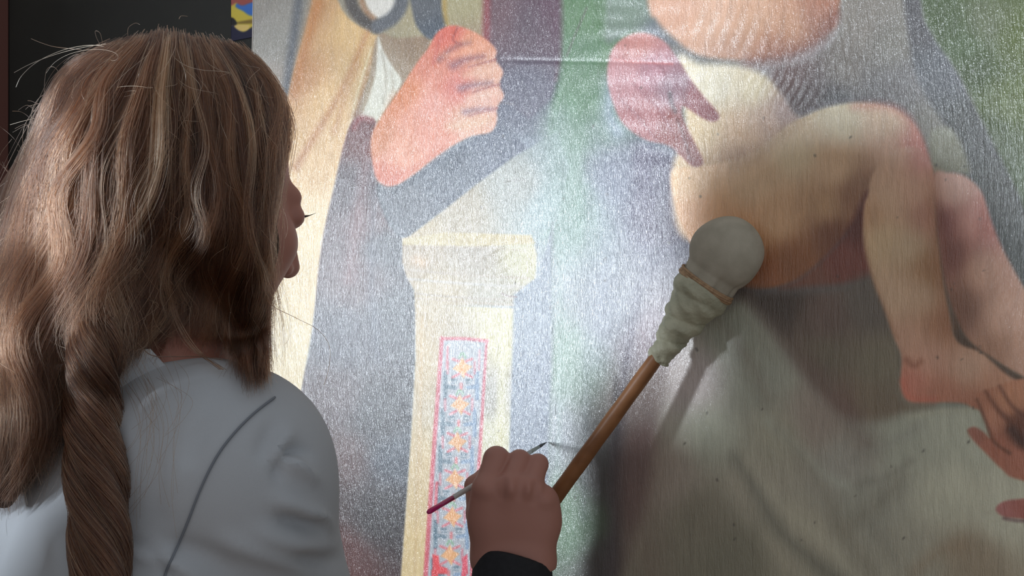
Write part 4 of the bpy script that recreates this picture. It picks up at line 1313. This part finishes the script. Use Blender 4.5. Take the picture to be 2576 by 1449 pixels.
def strands(n, glo, ghi, spread, r0, wave=(4, 10), lift=(0, .010), short=0.25, clumps=90, clumpk=.6, cd=.004, tone0=0.0):
    gv = rng.uniform(glo, ghi, n)
    cl = np.sort(rng.uniform(glo, ghi, clumps))
    near = cl[np.clip(np.searchsorted(cl, gv), 0, clumps - 1)]
    s = np.linspace(0, 1, NP_)
    gm = gv[:, None] + (near - gv)[:, None] * clumpk * (s[None, :] ** .6)
    i = np.clip(gm.astype(int), 0, len(GU) - 2); u = gm - i
    k = np.arange(NP_)[None, :]
    P_ = GU[i, k] * (1 - u)[..., None] + GU[i + 1, k] * u[..., None]
    # offsets: strand scatter, clump scatter, waves
    cid = np.clip(np.searchsorted(cl, gv), 0, clumps - 1)
    cofs = rng.normal(0, 1, (clumps, 2)); cph = rng.uniform(0, 6.28, clumps); cfr = rng.uniform(1.5, 3.4, clumps); cam_ = rng.uniform(*wave, clumps)
    cdep = rng.uniform(0, cd, clumps); ctone = rng.uniform(0, .65, clumps)
    so = rng.normal(0, 1, (n, 2))
    x = P_[..., 0] + (so[:, :1] * spread * (.35 + s) + cofs[cid, :1] * spread * 1.2 * s)
    y = P_[..., 1] + so[:, 1:] * 10 + cofs[cid, 1:] * 14 * s
    a1 = cam_[cid][:, None] * s ** .8
    x = x + a1 * np.sin(cph[cid][:, None] + cfr[cid][:, None] * 6.28 * s)
    x = x + rng.uniform(1, 5, (n, 1)) * s * np.sin(rng.uniform(0, 6.28, (n, 1)) + rng.uniform(2, 6, (n, 1)) * 6.28 * s)
    # different lengths
    L = 1 - short * rng.uniform(0, 1, n) ** 1.5
    st = rng.uniform(0, .12, n)
    tt = st[:, None] + (L - st)[:, None] * s[None, :]
    idx = tt * (NP_ - 1); i0 = np.clip(idx.astype(int), 0, NP_ - 2); fr = idx - i0
    rows = np.arange(n)[:, None]
    x = x[rows, i0] * (1 - fr) + x[rows, i0 + 1] * fr
    y = y[rows, i0] * (1 - fr) + y[rows, i0 + 1] * fr
    lf = rng.uniform(*lift, n)[:, None] * np.sin(np.clip(tt, 0, 1) * math.pi * .8 + .35) + (rng.uniform(0, .006, clumps)[cid])[:, None]
    d = depth_at(x, y) - .0012 - lf
    d = d - cdep[cid][:, None] * np.sin(np.clip(tt, 0, 1) * 2.6 + .2)
    rad = r0 * rng.uniform(.7, 1.3, (n, 1)) * np.clip(1.25 - tt, .25, 1)
    return JV(x, y, d), rad, tone0 + ctone[cid]


def lock(n, line, rad_px, depth, turns, bundles, r0, ph=0.0, front=.0):
    """a twisted lock: bundles of strands wound about a falling centre line"""
    c = spline(line, 10, closed=False)
    m_ = len(c); s = np.linspace(0, 1, m_)
    b = rng.integers(0, bundles, n)
    th0 = 6.283 * b / bundles + ph
    rr, aa = np.sqrt(rng.uniform(0, 1, n)) * .62, rng.uniform(0, 6.28, n)
    env = np.interp(s, [0, .08, .5, .85, 1], rad_px)
    th_ = th0[:, None] + turns * 6.283 * s[None, :]
    bx, by = np.cos(th_) * .52, np.sin(th_) * .52
    tw = aa[:, None] + turns * 9 * s[None, :]
    ox, od = bx + rr[:, None] * np.cos(tw), by + rr[:, None] * np.sin(tw)
    x = c[None, :, 0] + ox * env[None, :] + 2.5 * np.sin(rng.uniform(0, 6, (n, 1)) + rng.uniform(2, 9, (n, 1)) * s * 6.28)
    y = c[None, :, 1] + rng.uniform(-12, 12, (n, 1))
    dc_ = depth_at(c[:, 0], c[:, 1])
    for _ in range(6): dc_[1:-1] = (dc_[:-2] + dc_[1:-1] + dc_[2:]) / 3
    dd = (dc_ - env / FPX * .45)[None, :] + od * env[None, :] / FPX * .75
    return JV(x, y, dd), np.full((n, m_), r0) * rng.uniform(.7, 1.3, (n, 1))


def fly(n, r0, gl=0, gh=12, amp=(15, 60)):
    out_, rr_ = [], []
    for _ in range(n):
        gg = rng.uniform(gl, gh); i = int(min(gg, 11)); u = gg - i
        g_ = GU[i] * (1 - u) + GU[i + 1] * u
        a = rng.uniform(0, .75); L = rng.uniform(.12, .35)
        t = np.linspace(a, min(a + L, 1), 16)
        q = np.stack([np.interp(t, np.linspace(0, 1, NP_), g_[:, k]) for k in (0, 1)], 1)
        s = np.linspace(0, 1, 16)
        A = rng.uniform(*amp) * rng.choice([-1, 1]); f = rng.uniform(.3, 1.1); p0 = rng.uniform(0, 6.28)
        q[:, 0] += A * (np.sin(p0 + f * 6.28 * s) - math.sin(p0)) * s ** .7 + rng.normal(0, 12)
        q[:, 1] += A * .8 * (np.cos(p0 * 1.3 + f * 5 * s) - math.cos(p0 * 1.3)) * s ** .7
        d = depth_at(q[:, 0], q[:, 1]) - .004 - rng.uniform(.002, .022) * np.sin(s * 2.6 + .2)
        out_.append(JV(q[:, 0], q[:, 1], d)); rr_.append(np.full(16, r0 * rng.uniform(.7, 1.3)))
    return out_, rr_


P_all, R_all, T_all = [], [], []


def put(A, Rr, T=None):
    T_all.extend(list(T) if T is not None else list(rng.uniform(.1, .7, len(A))))
    for a, r in zip(A, Rr):
        P_all.append(np.asarray(a)); R_all.append(np.broadcast_to(r, (len(a),)) if np.ndim(r) else np.full(len(a), r))


put(*strands(9000, 0, 12, 6, .00016, lift=(0, .002), clumps=140, clumpk=.4, cd=.002, tone0=-.25))
put(*strands(14000, 0, 12, 5, .00015, wave=(4, 12), lift=(0, .003), clumps=330, clumpk=.86, cd=.011))
put(*strands(4500, 0, 12, 12, .00013, wave=(14, 34), lift=(.001, .006), clumps=160, clumpk=.9, cd=.016, tone0=.1))
put(*strands(3200, 0, 6, 20, .00014, wave=(24, 55), lift=(.001, .008), clumps=90, clumpk=.88, cd=.022, tone0=.15))
LD = [.775, .765, .752, .742, .738, .735]
lock(1, [(0, 0), (1, 1)], (1, 1, 1, 1, 1), [1, 1], 1, 1, .1)
put(*lock(5200, [(250, 800), (236, 900), (232, 1010), (238, 1130), (246, 1260), (252, 1400), (256, 1560), (262, 1700)], (46, 60, 76, 70, 44), LD, 1.3, 4, .00015, ph=.6))
put(*lock(1500, [(190, 560), (212, 640), (268, 730), (312, 800), (300, 880)], (26, 34, 44, 30, 20), [.775, .765, .765, .765], .5, 3, .00015, ph=2))
put(*lock(900, [(200, 300), (212, 390), (262, 480), (275, 570), (240, 660), (212, 730)], (24, 34, 40, 34, 24), [.80, .79, .785, .78], .35, 3, .00014, ph=1))
put(*lock(700, [(130, 740), (100, 880), (60, 1010), (66, 1110), (20, 1250)], (30, 40, 44, 34, 14), [.79, .78, .775, .785], .7, 3, .00014, ph=1))
def putfly(f):
    put(*f, T=[1.0] * len(f[0]))


putfly(fly(460, .00015, 0, 8, (20, 70)))
putfly(fly(160, .00011, 6, 12, (12, 45)))
putfly(fly(60, .00017, 0, 6, (50, 130)))


def single(pts, d, r):
    c = spline(pts, 10, closed=False)
    dd = np.interp(np.linspace(0, 1, len(c)), np.linspace(0, 1, len(d)), d)
    dd = np.minimum(dd, depth_at(c[:, 0], c[:, 1]) - .003)
    P_all.append(JV(c[:, 0], c[:, 1], dd)); R_all.append(np.full(len(c), r)); T_all.append(.5)


# loose hairs that stand clear of the head
for k in range(5):
    j_ = lambda a: a + rng.uniform(-3, 3)
    single([(j_(660), j_(740)), (690, 772), (745, 800), (800, 830), (828, 870), (828, 920), (815, 970)], [.83, .83, .84, .85, .86], .00016)
single([(205, 125), (140, 118), (105, 108), (78, 97)], [.88, .88, .88], .00015)
single([(255, 118), (243, 95), (240, 78), (252, 84), (258, 110)], [.88, .87, .87], .00013)
single([(322, 92), (323, 70), (340, 58), (352, 62)], [.87, .87, .86], .00013)
single([(450, 48), (456, 40), (472, 41)], [.87, .87, .87], .00014)
single([(530, 110), (580, 112), (620, 124), (640, 134)], [.88, .88, .88], .00012)
single([(110, 240), (116, 180), (132, 168), (146, 180), (150, 210)], [.87, .87, .87], .00012)
single([(160, 160), (185, 140), (230, 128)], [.87, .87, .87], .00013)
single([(78, 330), (80, 280), (100, 245), (130, 232)], [.87, .87, .87], .00014)
single([(345, 860), (380, 893), (440, 897), (500, 897), (560, 905)], [.745, .745, .76, .79], .0003)
single([(150, 1010), (180, 1060), (110, 1150), (100, 1200)], [.77, .77, .77], .0003)
for k in range(26):
    x_, y_ = rng.uniform(290, 420), rng.uniform(860, 960)
    L_ = rng.uniform(120, 420); b_ = rng.uniform(20, 90)
    single([(x_, y_), (x_ + b_, y_ + L_ * .35), (x_ + b_ * .8, y_ + L_ * .7), (x_ + rng.uniform(-30, 60), y_ + L_)], [.745, .74, .73, .725], .00008)
for k in range(14):
    x_ = rng.uniform(440, 462)
    single([(430 + rng.uniform(-8, 8), 760), (x_, 820), (x_ + 40, 880), (560 + rng.uniform(-10, 10), 930)], [.76, .75, .76, .78], .00013)
# springy loose curls at the back of the head
for k in range(70):
    x_, y_ = rng.uniform(-10, 230), rng.uniform(300, 640)
    R_ = rng.uniform(14, 62); a0_ = rng.uniform(0, 6.28); sp = rng.uniform(1.2, 3.6)
    th_ = a0_ + np.linspace(0, sp, 9)
    single([(x_ + R_ * math.cos(t_), y_ + R_ * .8 * math.sin(t_) + 22 * i_ * R_ / 60) for i_, t_ in enumerate(th_)], [.83, .82, .83], rng.uniform(.00010, .00016))
for k in range(50):
    x_ = rng.uniform(60, 330); y_ = 470 - x_ + rng.uniform(-20, 60)
    y_ = max(95, y_ * .75)
    single([(x_ + 30, y_ + 50), (x_ + rng.uniform(-5, 15), y_ + 10), (x_ + rng.uniform(-30, 10), y_ - rng.uniform(0, 22)), (x_ - rng.uniform(10, 46), y_ + rng.uniform(-14, 30))], [.87, .865, .86], .00010)
# small curls at the forehead
for k in range(160):
    x_, y_ = rng.uniform(668, 712), rng.uniform(215, 330)
    a = rng.uniform(8, 30)
    single([(x_ - 26, y_ - 34), (x_, y_), (x_ + a * .6, y_ + a), (x_ + rng.uniform(-10, a), y_ + a * 2 + 6)], [.85, .85, .855, .86], .00011)

sizes = [len(a) for a in P_all]
hc = bpy.data.hair_curves.new('hair_strands')
hc.add_curves(sizes)
allp = np.concatenate(P_all).astype(np.float32)
hc.attributes['position'].data.foreach_set('vector', allp.ravel())
ra = hc.attributes.get('radius') or hc.attributes.new('radius', 'FLOAT', 'POINT')
ra.data.foreach_set('value', np.concatenate(R_all).astype(np.float32))
tn = hc.attributes.new('tone', 'FLOAT', 'CURVE'); tn.data.foreach_set('value', np.array(T_all, np.float32))
hc.materials.append(hm)
hs = bpy.data.objects.new('hair_strands', hc)
COL.objects.link(hs)
hs.parent = hair
hs['kind'] = 'stuff'
print('strands', len(sizes), len(allp))

# eyelashes
lm = mat('dark_lash', (34, 26, 24), .6)
for s in (-1, 1):
    vs, fs = [], []
    for k in range(14):
        u = (k - 6.5) / 6.5
        a = H(s * (.031 + .012 * u), .0885 - .004 * u * u, -.001)
        b = H(s * (.031 + .017 * u), .0950 - .003 * u * u, .004)
        _, e1, e2 = frame_of(b - a)
        n = len(vs)
        for p, r in ((a, .0003), ((a + b) / 2 - HU * .001, .00025), (b, .00008)):
            for q in range(3):
                an_ = q * 2.094
                vs.append(p + (e1 * math.cos(an_) + e2 * math.sin(an_)) * r)
        for i in (0, 3):
            for q in range(3):
                fs.append((n + i + q, n + i + (q + 1) % 3, n + i + 3 + (q + 1) % 3, n + i + 3 + q))
    link('eyelash', pmesh('eyelash', vs, fs), lm, person)
